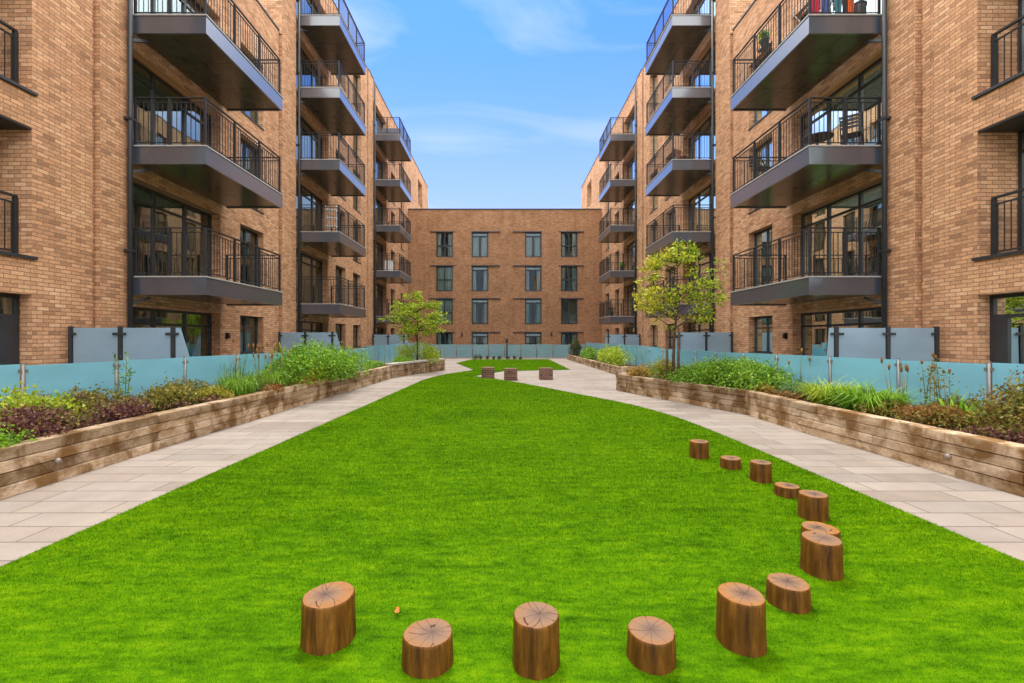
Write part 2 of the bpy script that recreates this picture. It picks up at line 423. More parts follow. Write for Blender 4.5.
def inside(P, poly):
    x, y = P[:,0], P[:,1]; r = np.zeros(len(P), bool); m = len(poly); j = m-1
    for i in range(m):
        xi, yi = poly[i]; xj, yj = poly[j]
        c = ((yi > y) != (yj > y)) & (x < (xj-xi)*(y-yi)/((yj-yi) if yj != yi else 1e-9)+xi)
        r ^= c; j = i
    return r
STUMPS = [ # x, y, radius, height
 (-.92,2.418,.133,.228,'tall log stump standing furthest left on the lawn, cut face tilted to the middle'),
 (-.37,2.244,.120,.141,'short log stump with star cracks between the far left stump and the tall central one'),
 (.155,2.234,.113,.234,'tall narrow log stump at the bottom centre with a dark split down its side'),
 (.728,2.27,.117,.137,'short log stump with a long crack across its face, right of the central stump'),
 (1.23,2.387,.115,.25,'tallest log stump, greyish purple cut face, right of the short cracked one'),
 (1.69,2.735,.111,.127,'low log stump tucked behind the tall one with a greyish purple top'),
 (2.14,3.10,.119,.227,'tall broad log stump partly hiding the low stump close behind it'),
 (2.41,3.507,.125,.13,'low log stump mostly hidden by the broad stump in front of it'),
 (2.71,4.03,.113,.21,'tall log stump between two low ones, halfway along the curving row'),
 (2.83,4.60,.111,.10,'lowest flat log stump, second low one from the path end of the row'),
 (2.83,5.07,.106,.207,'tall log stump nearest the paved path between two flat low ones'),
 (2.75,5.58,.117,.12,'low flat log stump, second from the far end of the curving row'),
 (2.57,6.06,.119,.214,'tall log stump at the far end of the curving row on the grass'),
]
def blades(n):
    Y0, Y1, E = 1.3, 33.4, 1.35                       # density falls smoothly with distance
    u = RNG.random(n); k = 1-E
    Y = (Y0**k + u*(Y1**k-Y0**k))**(1/k)
    P = np.column_stack([RNG.uniform(-1, 1, n)*np.minimum(3.75, Y*1.45+.9), Y])
    P = P[inside(P, LAWN)]
    keep = np.ones(len(P), bool)
    for s in STUMPS: keep &= (P[:,0]-s[0])**2 + (P[:,1]-s[1])**2 > (s[2]*.97)**2
    P = P[keep]; n = len(P); grow = np.clip(P[:,1]/3.0, .7, 5.0)
    th = RNG.uniform(0, 2*np.pi, n); hh = .0165*RNG.uniform(.5, 1.25, n)*np.minimum(grow, 1.35); ww = .0030*grow*RNG.uniform(.7, 1.3, n)
    lean = RNG.uniform(0, 1.2, n)*hh; ta = RNG.uniform(0, 2*np.pi, n)
    base = np.column_stack([P, np.full(n, ZL-.003)])
    side = np.column_stack([np.cos(th), np.sin(th), np.zeros(n)])*ww[:,None]*.5
    tip = base + np.column_stack([np.cos(ta)*lean, np.sin(ta)*lean, hh])
    out = np.empty((n, 3, 3)); out[:,0] = base-side; out[:,1] = base+side; out[:,2] = tip
    return out.reshape(-1, 3)
V = blades(1150000)
tag(link('grass', np_mesh('grass', V, 3), M['blades']), 'short bright green blades covering the lawn', 'grass', kind='stuff')

# ------------------------------------------------------------------ long buildings
def make_wing(side):
    X0 = XL if side < 0 else XR
    base = (X0 + side*4.0, 20.0, 0.0)
    root = empty('apartment_building', base)
    tag(root, 'long brick apartment block with grey balconies along the %s side of the lawn' % ('left' if side < 0 else 'right'), 'building')
    X = lambda out: X0 - side*out
    rnd = random.Random(3 if side < 0 else 4)
    wall = MB(); inter = MB()
    # segments of the facade: y0, y1, stands proud by, top
    segs = [(-10, 9.2 if side < 0 else 9.35, .035, 13.3), (9.2 if side < 0 else 9.35, 9.60, 0, 13.3), (9.60, 9.74, -.09, 13.3), (9.74, 10.42, .05, 13.3), (10.42, 17.56, 0, 13.3), (17.56, 17.72, -.09, 13.3), (17.72, 18.92, .05, 18.5),
            (18.92, 28.85, 0, 18.5), (28.85, 29.0, -.09, 18.5), (29.0, 30.12, .05, 18.5), (30.12, 52, 0, 18.5)]
    ops = []   # y0,y1,z0,z1,depth,kind
    jy = 8.35 if side < 0 else 8.47
    ops.append((jy-3.7, jy, .05, 2.38, .26, 'door'))
    for k in (1, 2, 3): ops.append((jy-3.7, jy, F*k+.09, F*k+2.42, .78, 'loggia'))
    for bi, (yb, top, wins) in enumerate(((10.5, 4, (4.5,)), (19.0, 6, (4.5, 7.2)), (30.2, 6, (4.8, 8.1)))):
        for k in range(top):
            ops.append((yb+.02, yb+3.45, F*k+.04, F*k+2.33, .30, 'glazing'))
            for wy in wins:
                wl = 1.45 if bi < 2 else 1.35
                ops.append((yb+wy, yb+wy+wl, F*k+(1.06 if k == 0 else .06), F*k+2.33, .24, 'window'))
    ops.append((46.0, 48.4, F*5+.1, F*5+2.6, .6, 'slot'))
    for (y0, y1, pr, zt) in segs:
        mine = [o for o in ops if o[0] >= y0-.01 and o[1] <= y1+.01]
        ys = sorted({y0, y1} | {o[0] for o in mine} | {o[1] for o in mine}); zs = sorted({-.05, zt} | {o[2] for o in mine} | {o[3] for o in mine})
        x = X(pr)
        for a, b in zip(ys[:-1], ys[1:]):
            # merge cells vertically
            run = None
            for c, d in zip(zs[:-1], zs[1:]):
                my, mz = (a+b)/2, (c+d)/2
                hole = any(o[0] < my < o[1] and o[2] < mz < o[3] for o in mine)
                if hole:
                    if run: wall.quad((x,a,run[0]),(x,b,run[0]),(x,b,run[1]),(x,a,run[1])); run = None
                else:
                    run = (run[0], d) if run else (c, d)
            if run: wall.quad((x,a,run[0]),(x,b,run[0]),(x,b,run[1]),(x,a,run[1]))
        for (a, b, c, d, dep, kind) in mine:
            xi = X(pr-dep-.02)
            wall.quad((x,a,c),(xi,a,c),(xi,a,d),(x,a,d)); wall.quad((x,b,c),(xi,b,c),(xi,b,d),(x,b,d))
            wall.quad((x,a,d),(xi,a,d),(xi,b,d),(x,b,d)); wall.quad((x,a,c),(xi,a,c),(xi,b,c),(x,b,c))
    for s0, s1 in zip(segs[:-1], segs[1:]):      # returns where the wall plane steps
        if abs(s0[2]-s1[2]) > .001:
            y = s0[1]; zt = min(s0[3], s1[3])
            wall.quad((X(s0[2]),y,-.05),(X(s1[2]),y,-.05),(X(s1[2]),y,zt),(X(s0[2]),y,zt))
    far = X0 + side*13
    wall.quad((X(.05),17.72,13.25),(far,17.72,13.25),(far,17.72,18.5),(X(.05),17.72,18.5))   # end wall of the taller block
    wall.quad((X(0),52,0),(far,52,0),(far,52,18.5),(X(0),52,18.5)); wall.quad((X(.035),-10,0),(far,-10,0),(far,-10,13.3),(X(.035),-10,13.3))
    wall.quad((far,-10,0),(far,17.72,0),(far,17.72,13.3),(far,-10,13.3)); wall.quad((far,17.72,0),(far,52,0),(far,52,18.5),(far,17.72,18.5))
    wall.build('wall', M['brick'], root, base)
    rf = MB()
    rf.quad((X(-.15),-10,13.0),(far,-10,13.0),(far,17.72,13.0),(X(-.15),17.72,13.0)); rf.quad((X(-.15),17.75,18.2),(far,17.75,18.2),(far,52,18.2),(X(-.15),52,18.2))
    rf.build('roof', M['ground'], root, base)
    for top in (13.3, 18.5):
        cp = MB()
        for (y0, y1, pr, zt) in segs:
            if zt == top: cp.box(X(pr+.035), X(pr-.3), y0, y1, zt+.002, zt+.06)
        cp.build('coping', M['coping'], root, base)
    # rooms behind the glass
    for k in range(7):
        ytop = 52 if k > 4 else 52
        y0 = -10 if k <= 4 else 17.8
        inter.box(X(-.95), X(-6), y0, 51.9, F*k-.25, F*k-.002)
    inter.quad((X(-5.5),-10,0),(X(-5.5),51.9,0),(X(-5.5),51.9,13.2),(X(-5.5),-10,13.2)); inter.quad((X(-5.5),17.8,13.2),(X(-5.5),51.9,13.2),(X(-5.5),51.9,18.1),(X(-5.5),17.8,18.1))
    for yy in (4.0, 9.9, 14.4, 18.3, 22.9, 25.6, 29.6, 34.4, 37.5, 42): inter.box(X(-.95), X(-5.5), yy, yy+.15, 0, 13.1 if yy < 17.7 else 18.1)
    inter.build('interior', M['interior'], root, base)
    # windows and glazed doors
    for (a, b, c, d, dep, kind) in ops:
        pr = .035 if b < 9 else 0
        xg = X(pr-dep+.0); fr = MB(); w = .065; dp = .07
        x0, x1 = X(pr-dep+dp/2), X(pr-dep-dp/2)
        # frame ring a hair inside the reveal
        A, B, Cc, D = a+.004, b-.004, c+.004, d-.004
        fr.box(x0,x1,A,A+w,Cc,D); fr.box(x0,x1,B-w,B,Cc,D); fr.box(x0,x1,A+w,B-w,D-w,D); fr.box(x0,x1,A+w,B-w,Cc,Cc+w)
        if kind in ('glazing', 'loggia', 'door'):
            npan = 3
            for i in range(1, npan):
                yy = A + (B-A)*i/npan; fr.box(x0,x1,yy-.045,yy+.045,Cc+w,D-w)
            fr.box(X(pr-dep+dp/2-.003),X(pr-dep-dp/2+.003),A+w,B-w,D-.42,D-.36)
            if kind == 'door':
                fr.box(X(pr-dep+dp/2-.002), X(pr-dep-dp/2+.002), B-.30, B-w, Cc+w, D-.42)
        else:
            yy = A+(B-A)*.45; fr.box(x0,x1,yy-.03,yy+.03,Cc+w,D-w)
            if c < 1.5 and kind == 'window': fr.box(X(pr-dep+dp/2-.003),X(pr-dep-dp/2+.003),A+w,B-w,D-.42,D-.37)
        nm = 'glazed_door' if kind in ('glazing','loggia','door') else 'window'
        if kind != 'loggia': fr.box(X(pr+.03), X(pr-dep+.04), a-.0, b+.0, c-.03, c+.012) if kind == 'window' else None
        fo = fr.build(nm, M['frame'], root, base, (xg, a, c))
        pn = MB(); xp = X(pr-dep); pn.quad((xp,A+.03,Cc+.03),(xp,B-.03,Cc+.03),(xp,B-.03,D-.03),(xp,A+.03,D-.03))
        pn.build('pane', M['glass'], fo, (xg,a,c))
        # curtain: a pleated sheet hung behind the pane
        roll = rnd.random(); style = None
        if kind == 'glazing' and b < 15 and c < F*1.5: roll, style = .2, 'curtain_beige'
        if kind == 'window' and c < 1.5: roll, style = .3, ('curtain_white' if b < 17 else 'curtain_green')
        if kind in ('glazing', 'window', 'loggia') and roll < .72:
            if kind == 'glazing':
                cc = [(A+(B-A)*.48, B-.1)] if roll < .45 else [(A+.08, A+(B-A)*.36), (A+(B-A)*.66, B-.08)]
            else:
                cc = [(A+.06, A+(B-A)*.38), (B-(B-A)*.34, B-.06)] if roll < .4 else [(A+.06, B-.06)]
            cu = MB(); xq = X(pr-dep-.10)
            for (ca, cb) in cc:
                m = max(8, int((cb-ca)/.045)); prev = None
                for i in range(m+1):
                    yy = ca+(cb-ca)*i/m; xx = xq + .028*math.sin(i*1.57+rnd.random()*.5)
                    if prev: cu.quad((prev[0],prev[1],Cc+.05),(xx,yy,Cc+.05),(xx,yy,D-.05),(prev[0],prev[1],D-.05))
                    prev = (xx, yy)
            cu.build('curtain', M[style or rnd.choice(['curtain_beige','curtain_white','curtain_beige','curtain_green','curtain_white'])], fo, (xg,a,c))
        if kind == 'loggia':
            # dark sill plate and a railing set inside the opening
            sl = MB(); sl.box(X(pr+.05), X(pr-.30), a-.0, b+.06, c-.055, c-.004)
            so = sl.build('sill', M['dark_metal'], root, base, (X(pr), a, c))
            sp = MB(); sp.box(X(pr-.01), X(pr-dep+.04), a+.004, b-.004, d-.035, d-.004); sp.build('loggia_soffit', M['dark_metal'], root, base, (X(pr), a, d))
            rl = MB(); xr = X(pr-.26)
            rl.box(xr-.025,xr+.025,a+.02,b-.02,c+1.06,c+1.10); rl.box(xr-.012,xr+.012,a+.02,b-.02,c+.94,c+.97); rl.box(xr-.012,xr+.012,a+.02,b-.02,c+.07,c+.10)
            rl.box(xr-.03,xr+.03,b-.075,b-.02,c,c+1.06); rl.box(xr-.03,xr+.03,a+.02,a+.075,c,c+1.06)
            yy = a+.18
            while yy < b-.1:
                rl.box(xr-.007,xr+.007,yy-.007,yy+.007,c+.10,c+.94); yy += .11
            rl.build('loggia_railing', M['rail'], root, base, (xr, a, c))
    # drainpipes
    for yy, zt in ((10.40, 13.0), (18.97, 18.2), (30.10, 18.2)):
        dpz = MB(); xx = X(.09+.065 if yy < 30 else .155); xx = X(.15)
        dpz.tube([(xx,yy,.05),(xx,yy,zt)], .052, 10)
        for k in range(0, 6):
            z = F*k+.55
            if z < zt-.3: dpz.box(X(.02), X(.21), yy-.07, yy+.07, z, z+.05)
        for k in range(1, 6):
            if F*k < zt-1: dpz.bar((xx,yy+.02,F*k-.62), (X(.35),yy+.32,F*k-.46), .06, .06)
        dpz.build('drainpipe', M['dark_metal'], root, base, (xx, yy, 0))
    # little wall lamp by the ground floor windows
    for yy in (14.25, 23.0):
        wl = MB(); wl.box(X(.003), X(.03), yy-.05, yy+.05, 1.55, 1.75); wl.tube([(X(.075),yy,1.58),(X(.075),yy,1.74)], .045, 10)
        wl.build('wall_lamp', M['plastic_black'], root, base, (X(0), yy, 1.65))
    # balconies: built once, then copied with their sub-parts
    OUT, LEN, TH = (1.80 if side < 0 else 1.79), 3.62, .41
    o_ = (0,0,0)
    fa = MB(); xo = -side*OUT; xi = -side*.11
    fa.box(xi, xo, 0, .05, -TH, -.015); fa.box(xi, xo, LEN-.05, LEN, -TH, -.015); fa.box(xo+side*.05, xo, .05, LEN-.05, -TH, -.015)
    lip = MB()
    lip.box(xi, xo-side*.02, -.02, .06, -.0125, .02); lip.box(xi, xo-side*.02, LEN-.06, LEN+.02, -.0125, .02); lip.box(xo+side*.06, xo-side*.02, .06, LEN-.06, -.0125, .02)
    dk = MB(); dk.box(xi, xo+side*.062, .062, LEN-.062, -.08, .012)
    sf = MB(); zb = -TH+.03
    ny, nx = 3, 2
    for i in range(ny):
        for j in range(nx):
            ya, yb_ = .055+(LEN-.11)*i/ny+.006, .055+(LEN-.11)*(i+1)/ny-.006
            xa, xb = xi+(xo+side*.055-xi)*j/nx, xi+(xo+side*.055-xi)*(j+1)/nx
            sf.box(xa-side*.006, xb+side*.006, ya, yb_, zb, zb+.02)
    sf.box(xi, xo+side*.06, .052, LEN-.052, zb+.021, zb+.05)
    sf.tube([(xi+(xo-xi)*.5, LEN*.5, zb-.018), (xi+(xo-xi)*.5, LEN*.5, zb+.01)], .055, 12)
    rl = MB(); e = side*.06
    xr = xo+e; ya, yb_ = .06, LEN-.06
    for z, hw, hh in ((1.13, .022, .012), (1.03, .010, .010), (.10, .012, .010)):
        rl.box(xi, xr-side*hw, ya-hw, ya+hw, z-hh, z+hh); rl.box(xi, xr-side*hw, yb_-hw, yb_+hw, z-hh, z+hh); rl.box(xr-hw, xr+hw, ya+hw, yb_-hw, z-hh, z+hh)
    for (px, py) in ((xr,ya),(xr,yb_),(xi-side*.03,ya),(xi-side*.03,yb_),(xr,ya+(yb_-ya)*.333),(xr,ya+(yb_-ya)*.667),((xr+xi)/2,ya)):
        rl.box(px-.024,px+.024,py-.024,py+.024,.021,1.116)
    nb = 15
    for i in range(1, nb):
        xx = xi+(xr-xi)*i/nb
        for yy in (ya, yb_): rl.box(xx-.0065,xx+.0065,yy-.0065,yy+.0065,.11,1.02)
    nb = 32
    for i in range(1, nb):
        yy = ya+(yb_-ya)*i/nb; rl.box(xr-.0065,xr+.0065,yy-.0065,yy+.0065,.11,1.02)
    spots = [(10.50, k) for k in (1,2,3)] + [(19.03, k) for k in (1,2,3,4,5)] + [(30.15, k) for k in (1,2,3,4,5)]
    b0 = None
    for (yb, k) in spots:
        loc = Vector((X0, yb, F*k)) - Vector(base)
        if b0 is None:
            b0 = fa.build('balcony', M['fascia'], root); b0.location = loc
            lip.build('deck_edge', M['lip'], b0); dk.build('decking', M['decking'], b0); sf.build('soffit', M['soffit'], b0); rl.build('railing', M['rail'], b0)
        else:
            c = copy_tree(b0, root); c.location = loc
    return root
make_wing(-1); make_wing(1)

# ------------------------------------------------------------------ far building
def make_far():
    base = (.05, YF+4, 0); root = empty('apartment_building', base)
    tag(root, 'four storey flat roofed brick block with paired window columns closing the far end', 'building')
    zt = 13.05; y = YF; x0, x1 = XL+.02, XR-.02
    heads = [2.05, 5.07, 8.01, 11.05]; bots = [.0, 2.78, 5.73, 8.79]
    cols = [(-6.06,-4.59,(-6.62,-6.06)), (-2.9,-1.41,(-1.41,-.36)), (1.88,3.37,(.81,1.88)), (5.10,6.57,(6.57,7.14))]
    ops = []
    for ci, (a, b, p) in enumerate(cols):
        for k in range(4):
            ops.append((a, b, bots[k], heads[k], .20, ci, k)); ops.append((p[0]+.001, p[1]-.001, bots[k], heads[k], .07, -1, k))
    wall = MB()
    xs = sorted({x0,x1}|{o[0] for o in ops}|{o[1] for o in ops}); zs = sorted({-.05,zt}|{o[2] for o in ops}|{o[3] for o in ops})
    for a, b in zip(xs[:-1], xs[1:]):
        run = None
        for c, d in zip(zs[:-1], zs[1:]):
            mx, mz = (a+b)/2, (c+d)/2
            if any(o[0] < mx < o[1] and o[2] < mz < o[3] for o in ops):
                if run: wall.quad((a,y,run[0]),(b,y,run[0]),(b,y,run[1]),(a,y,run[1])); run = None
            else: run = (run[0], d) if run else (c, d)
        if run: wall.quad((a,y,run[0]),(b,y,run[0]),(b,y,run[1]),(a,y,run[1]))
    for (a, b, c, d, dep, ci, k) in ops:
        yi = y+dep
        wall.quad((a,y,c),(a,yi,c),(a,yi,d),(a,y,d)); wall.quad((b,y,c),(b,yi,c),(b,yi,d),(b,y,d))
        wall.quad((a,y,d),(b,y,d),(b,yi,d),(a,yi,d)); wall.quad((a,y,c),(b,y,c),(b,yi,c),(a,yi,c))
        if ci < 0: wall.quad((a,yi,c),(b,yi,c),(b,yi,d),(a,yi,d))
    wall.box(-.04, .02, y-.035, y+.02, -.05, zt-.02) if False else None
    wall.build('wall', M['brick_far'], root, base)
    rf = MB(); rf.box(x0, x1, y+.25, y+10, zt-.4, zt-.2); rf.build('roof', M['ground'], root, base)
    cp = MB(); cp.box(x0, x1, y-.05, y+.35, zt+.002, zt+.09); cp.build('coping', M['coping'], root, base)
    it = MB(); it.quad((x0,y+3,0),(x1,y+3,0),(x1,y+3,zt-.5),(x0,y+3,zt-.5))
    for k in range(4): it.box(x0+.05, x1-.05, y+.5, y+3, heads[k]+.2, heads[k]+.35)
    for xx in (-7.9,-3.8,.2,4.3,7.9): it.box(xx, xx+.15, y+.5, y+3, 0, zt-.6)
    it.build('interior', M['interior'], root, base)
    rnd = random.Random(9)
    for (a, b, p) in cols:                     # thin dark lintel line over each window and its brick panel
        pass
    for ci, (a, b, p) in enumerate(cols):
        ln = MB()
        lo, hi = (min(a,p[0]) - (.0 if ci in (1,2) else 0), max(b,p[1]))
        if ci == 0: hi += .22
        if ci == 3: lo -= .22
        for k in range(4):
            ln = MB(); ln.box(lo-.02, hi+.02, y-.045, y-.003, heads[k]+.0, heads[k]+.07)
            ln.build('lintel', M['coping'], root, base, ((a+b)/2, y, heads[k]))
        for k in range(4):
            c, d = bots[k], heads[k]; yg = y+.16; fr = MB(); w = .10
            ya, yb = yg-.04, yg+.04
            A, B, Cc, D = a+.004, b-.004, c+.004, d-.004
            fr.box(A,A+w,ya,yb,Cc,D); fr.box(B-w,B,ya,yb,Cc,D); fr.box(A+w,B-w,ya,yb,D-w,D); fr.box(A+w,B-w,ya,yb,Cc,Cc+w)
            m = (A+B)/2
            if ci in (0, 3):
                fr.box(m-.05,m+.05,ya,yb,Cc+w,D-w); z = Cc+(D-Cc)*.46; fr.box(A+w,B-w,ya+.003,yb-.003,z-.05,z+.05)
            else:
                fr.box(m-.10,m+.10,ya,yb,Cc+w,D-w-.24); fr.box(A+w,B-w,ya+.003,yb-.003,D-w-.30,D-w-.20)
            fo = fr.build('window', M['frame'], root, base, (m, yg, c))
            pn = MB(); tl = rnd.uniform(-.02,.02); pn.quad((A+.05,yg+tl,Cc+.05),(B-.05,yg-tl,Cc+.05),(B-.05,yg-tl,D-.05),(A+.05,yg+tl,D-.05)); pn.build('pane', M['far_glass'], fo, (m, yg, c))
            cu = MB()
            if ci in (1, 2):
                cu.box(A+w, B-w, yg+.06, yg+.07, D-w-.20, D-w); cu.build('blind', M['blind'], fo, (m, yg, c))
                cu = MB()
            kind = (('green','green','green','white'), ('white','beige','white','white'), ('beige','green','white','white'), ('green','none','green','white'))[ci][k]
            if kind != 'none':
                parts = [(A+.1, A+.38), (B-.42, B-.1)] if (ci, k) not in ((1,3),(2,3),(0,2),(0,1)) else [(A+.1, B-.1)]
                for (ca, cb) in parts:
                    q = max(6, int((cb-ca)/.08)); prev = None
                    for i in range(q+1):
                        xx = ca+(cb-ca)*i/q; yy = yg+.10+.03*math.sin(i*1.6)
                        if prev: cu.quad((prev[0],prev[1],Cc+.1),(xx,yy,Cc+.1),(xx,yy,D-.1),(prev[0],prev[1],D-.1))
                        prev = (xx, yy)
                cu.build('curtain', M['curtain_'+kind], fo, (m, yg, c))
    for xx in (-3.75, -.95+ -2.6+ 2.6, 4.25):
        if abs(xx+.95) < .01: continue
        wl = MB(); wl.box(xx-.06, xx+.06, y-.11, y-.004, 1.75, 2.05); wl.build('wall_lamp', M['plastic_black'], root, base, (xx, y, 1.9))
make_far()

# ------------------------------------------------------------------ timber planters with beds
def offset(poly, d):
    """polyline moved to its left by d"""
    out = []
    for i, p in enumerate(poly):
        a = Vector(poly[max(i-1,0)]); b = Vector(poly[min(i+1,len(poly)-1)])
        t = (b-a).normalized(); nrm = Vector((-t.y, t.x))
        out.append((p[0]+nrm.x*d, p[1]+nrm.y*d))
    return out
def planter(front, back, h, label, left, course=.125, seat=None, lamps=()):
    cx = sum(p[0] for p in front)/len(front); cy = sum(p[1] for p in front)/len(front)
    root = empty('timber_planter', (cx, cy, 0)); base = (cx, cy, 0)
    tag(root, label, 'planter', 'sleeper planters beside the paths')
    inner = offset(front, .2 if left else -.2)
    sl = MB(); rnd = random.Random(int(cx*10)+50)
    nc = max(2, round(h/course)); ch = h/nc
    for c in range(nc):
        off = rnd.uniform(0, 1.8)
        for i in range(len(front)-1):
            p, q, pi_, qi = map(Vector, (front[i], front[i+1], inner[i], inner[i+1]))
            L = (q-p).length; cuts = [0.0]; s_ = off % 2.4 if L > 2.6 else L
            while s_ < L-.3:
                if s_ > .25: cuts.append(s_)
                s_ += rnd.choice((2.4, 2.4, 1.8, 1.2))
            cuts.append(L)
            for a, b in zip(cuts[:-1], cuts[1:]):
                ja = rnd.uniform(-.011,.011)
                A = p.lerp(q, (a+.003)/L); B = p.lerp(q, (b-.003)/L); Ai = pi_.lerp(qi, (a+.003)/L); Bi = pi_.lerp(qi, (b-.003)/L)
                nrm = (Ai-A).normalized()*ja
                sl.prism([tuple(A+nrm), tuple(B+nrm), tuple(Bi), tuple(Ai)], c*ch+.004, (c+1)*ch-.006, .016)
    wo = sl.build('sleeper_wall', M['sleeper'], root, base)
    # closing pieces at the ends
    for (pf, pb) in ((front[-1], back[-1]), (front[0], back[0])):
        en = MB()
        a = Vector(inner[-1] if pf == front[-1] else inner[0]); b = Vector(pb); t = (b-a).normalized(); nr = Vector((-t.y, t.x))*.1
        a = a+t*.004
        for c in range(nc): en.prism([tuple(a-nr), tuple(b-nr), tuple(b+nr), tuple(a+nr)], c*ch+.003, (c+1)*ch-.001, .006)
        en.build('end_wall', M['sleeper'], root, base)
    so = MB(); poly = [tuple(Vector(p).lerp(Vector(q), .93)) for p, q in zip(front, inner)] + list(reversed(back))
    ts = tessellate_polygon([[Vector((x,y,0)) for x, y in poly]]); so.v = [(x,y,h-.07) for x, y in poly]
    for a, b, c in ts:
        P = [poly[i] for i in (a,b,c)]
        cr = (P[1][0]-P[0][0])*(P[2][1]-P[0][1])-(P[1][1]-P[0][1])*(P[2][0]-P[0][0])
        so.f.append((a,b,c) if cr > 0 else (a,c,b)); so.sm.append(False)
    so.build('soil', M['soil'], root, base)
    if seat:
        st = MB()
        for i in range(seat[0], seat[1]):
            sgn = -.05 if left else .05
            fo, bo = offset(front, sgn), offset(front, .34 if left else -.34)
            st.prism([fo[i], fo[i+1], bo[i+1], bo[i]], h+.004, h+.075, .008)
        st.build('seat_slab', M['cap_stone'], root, base)
    for (t_i, fr_, z) in lamps:
        p = Vector(front[t_i]).lerp(Vector(front[t_i+1]), fr_); d = (Vector(front[t_i+1])-Vector(front[t_i])).normalized()
        nr = Vector((d.y, -d.x)) if left else Vector((-d.y, d.x))
        lm = MB(); a = p + nr*.012; b = p + nr*.035; c3 = p + nr*.055
        lm.tube([(a.x,a.y,z),(b.x,b.y,z),(c3.x,c3.y,z)], [.031,.031,.014], 14)
        lm.build('recessed_lamp', M['lamp_glass'], root, base, (a.x, a.y, z))
    return root
FL = [(-7.405,4.1), (-5.795,10.0), (-4.95,15.3), (-5.2,18.2), (-6.2,20.4), (-6.2,35.2)]     # line of the left glass fence
FR = [(7.998,4.6), (6.05,10.2), (5.72,12.4), (5.25,16.6), (6.3,18.6), (6.3,35.2)]             # right
planter([(-5.0,1.2), (-4.96,4.5), (-4.95,6.6), (-4.83,8.6), (-4.80,10), (-4.70,12.2), (-4.50,15.5), (-4.38,18.2), (-3.63,20.7), (-2.87,22.4)],
        [(-7.6,1.2), (-7.2,5.1), (-6.6,7.3), (-6.2,9.0), (-5.75,10.6), (-5.45,12.7), (-5.0,15.4), (-5.22,18.2), (-5.6,20.9), (-4.2,23.6)], .5,
        'long weathered sleeper planter left of the lawn ending in a pale stone seat', True, seat=(7, 9), lamps=((1, .28, .235),))
planter([(5.3,1.2), (5.2,4.6), (5.03,7.9), (5.02,9.6), (3.78,12.7), (3.41,14.0)],
        [(8.3,1.2), (7.95,5.0), (7.2,8.0), (6.75,9.6), (5.85,12.8), (5.55,14.9)], .5,
        'weathered sleeper planter right of the lawn with a bend towards the tree', False, lamps=((1, .22, .225),))
planter([(4.79,19.6), (4.72,25), (4.60,33.4)], [(6.2,19.4), (6.2,25), (6.2,33.6)], .36,
        'low sleeper planter beyond the right tree with a dark bush at its end', False)

# ------------------------------------------------------------------ glass fences and screens
def fence(line, ztop, step, label, mat, skip=None, name='glass_fence'):
    cx, cy = line[0]; base = (cx, cy, 0); root = empty(name, base); tag(root, label, 'fence')
    for i in range(len(line)-1):
        a, b = Vector(line[i]), Vector(line[i+1]); L = (b-a).length; n_ = max(1, round(L/step)); t = (b-a)/L; nr = Vector((-t.y, t.x))
        for k in range(n_ + (1 if i == len(line)-2 else 0)):
            p = a + t*L*k/n_
            po = MB(); po.tube([(p.x,p.y,.0),(p.x,p.y,ztop+.012)], .021, 10)
            po.tube([(p.x,p.y,ztop+.012),(p.x,p.y,ztop+.022)], .024, 10)
            for z in (ztop-.09, .55):
                q = p - t*.055; r_ = p + t*.055
                po.bar((q.x,q.y,z), (r_.x,r_.y,z), .034, .045)
            po.build('post', M['steel'], root, base, (p.x, p.y, 0))
            if k < n_:
                q = p + t*(.034); r_ = a + t*(L*(k+1)/n_) - t*(.034); w = nr*.006
                pn = MB(); pn.prism([tuple(q-w), tuple(r_-w), tuple(r_+w), tuple(q+w)], .08, ztop-.004+.012*math.sin(k*2.1+i))
                pn.build('pane', mat, root, base, (q.x, q.y, 0))
    return root
fence(FL, 1.22, 1.12, 'teal frosted glass fence with steel posts behind the left planting bed', M['teal_glass'])
fence(FR, 1.22, 1.12, 'teal frosted glass fence with steel posts behind the right planting bed', M['teal_glass'])
fence([(-6.14,35.4), (6.24,35.4)], 1.07, 1.25, 'grey green glass fence crossing in front of the far building', M['green_glass'])
def screen(side, y, label, rake=True):
    X0 = XL if side < 0 else XR
    base = (X0, y, 0); root = empty('glass_screen', base); tag(root, label, 'screen', 'frosted screens between ground floor terraces')
    X = lambda out: X0 - side*out; zt = 1.79
    posts = (.13, 1.10, 2.13)
    for p in posts:
        po = MB(); po.box(X(p-.035), X(p+.035), y-.03, y+.03, 0, zt+.03)
        for z in (zt-.12, .5):
            po.box(X(p-.13 if p > .2 else p), X(p+.13), y-.045, y-.031, z-.025, z+.025)
        po.build('post', M['dark_metal'], root, base, (X(p), y, 0))
    for a, b in zip(posts[:-1], posts[1:]):
        pn = MB(); pn.box(X(a+.05), X(b-.05), y-.006, y+.006, .15, zt); pn.build('pane', M['grey_glass'], root, base, (X(a), y, 0))
    pn = MB(); a, b = posts[-1]+.05, posts[-1]+.14; c = posts[-1]+(.40 if side < 0 else .20)
    f_ = [(X(a), .15), (X(c), .15), (X(c), .95), (X(b), zt), (X(a), zt)]
    n_ = len(pn.v); k = len(f_)
    pn.v += [(x, y-.006, z) for x, z in f_] + [(x, y+.006, z) for x, z in f_]
    pn.f.append(tuple(range(k))); pn.f.append(tuple(range(2*k-1, k-1, -1)))
    for i in range(k): pn.f.append((i, (i+1)%k, k+(i+1)%k, k+i))
    pn.sm += [False]*(k+2)
    pn.build('raked_pane', M['grey_glass'], root, base, (X(a), y, 0))
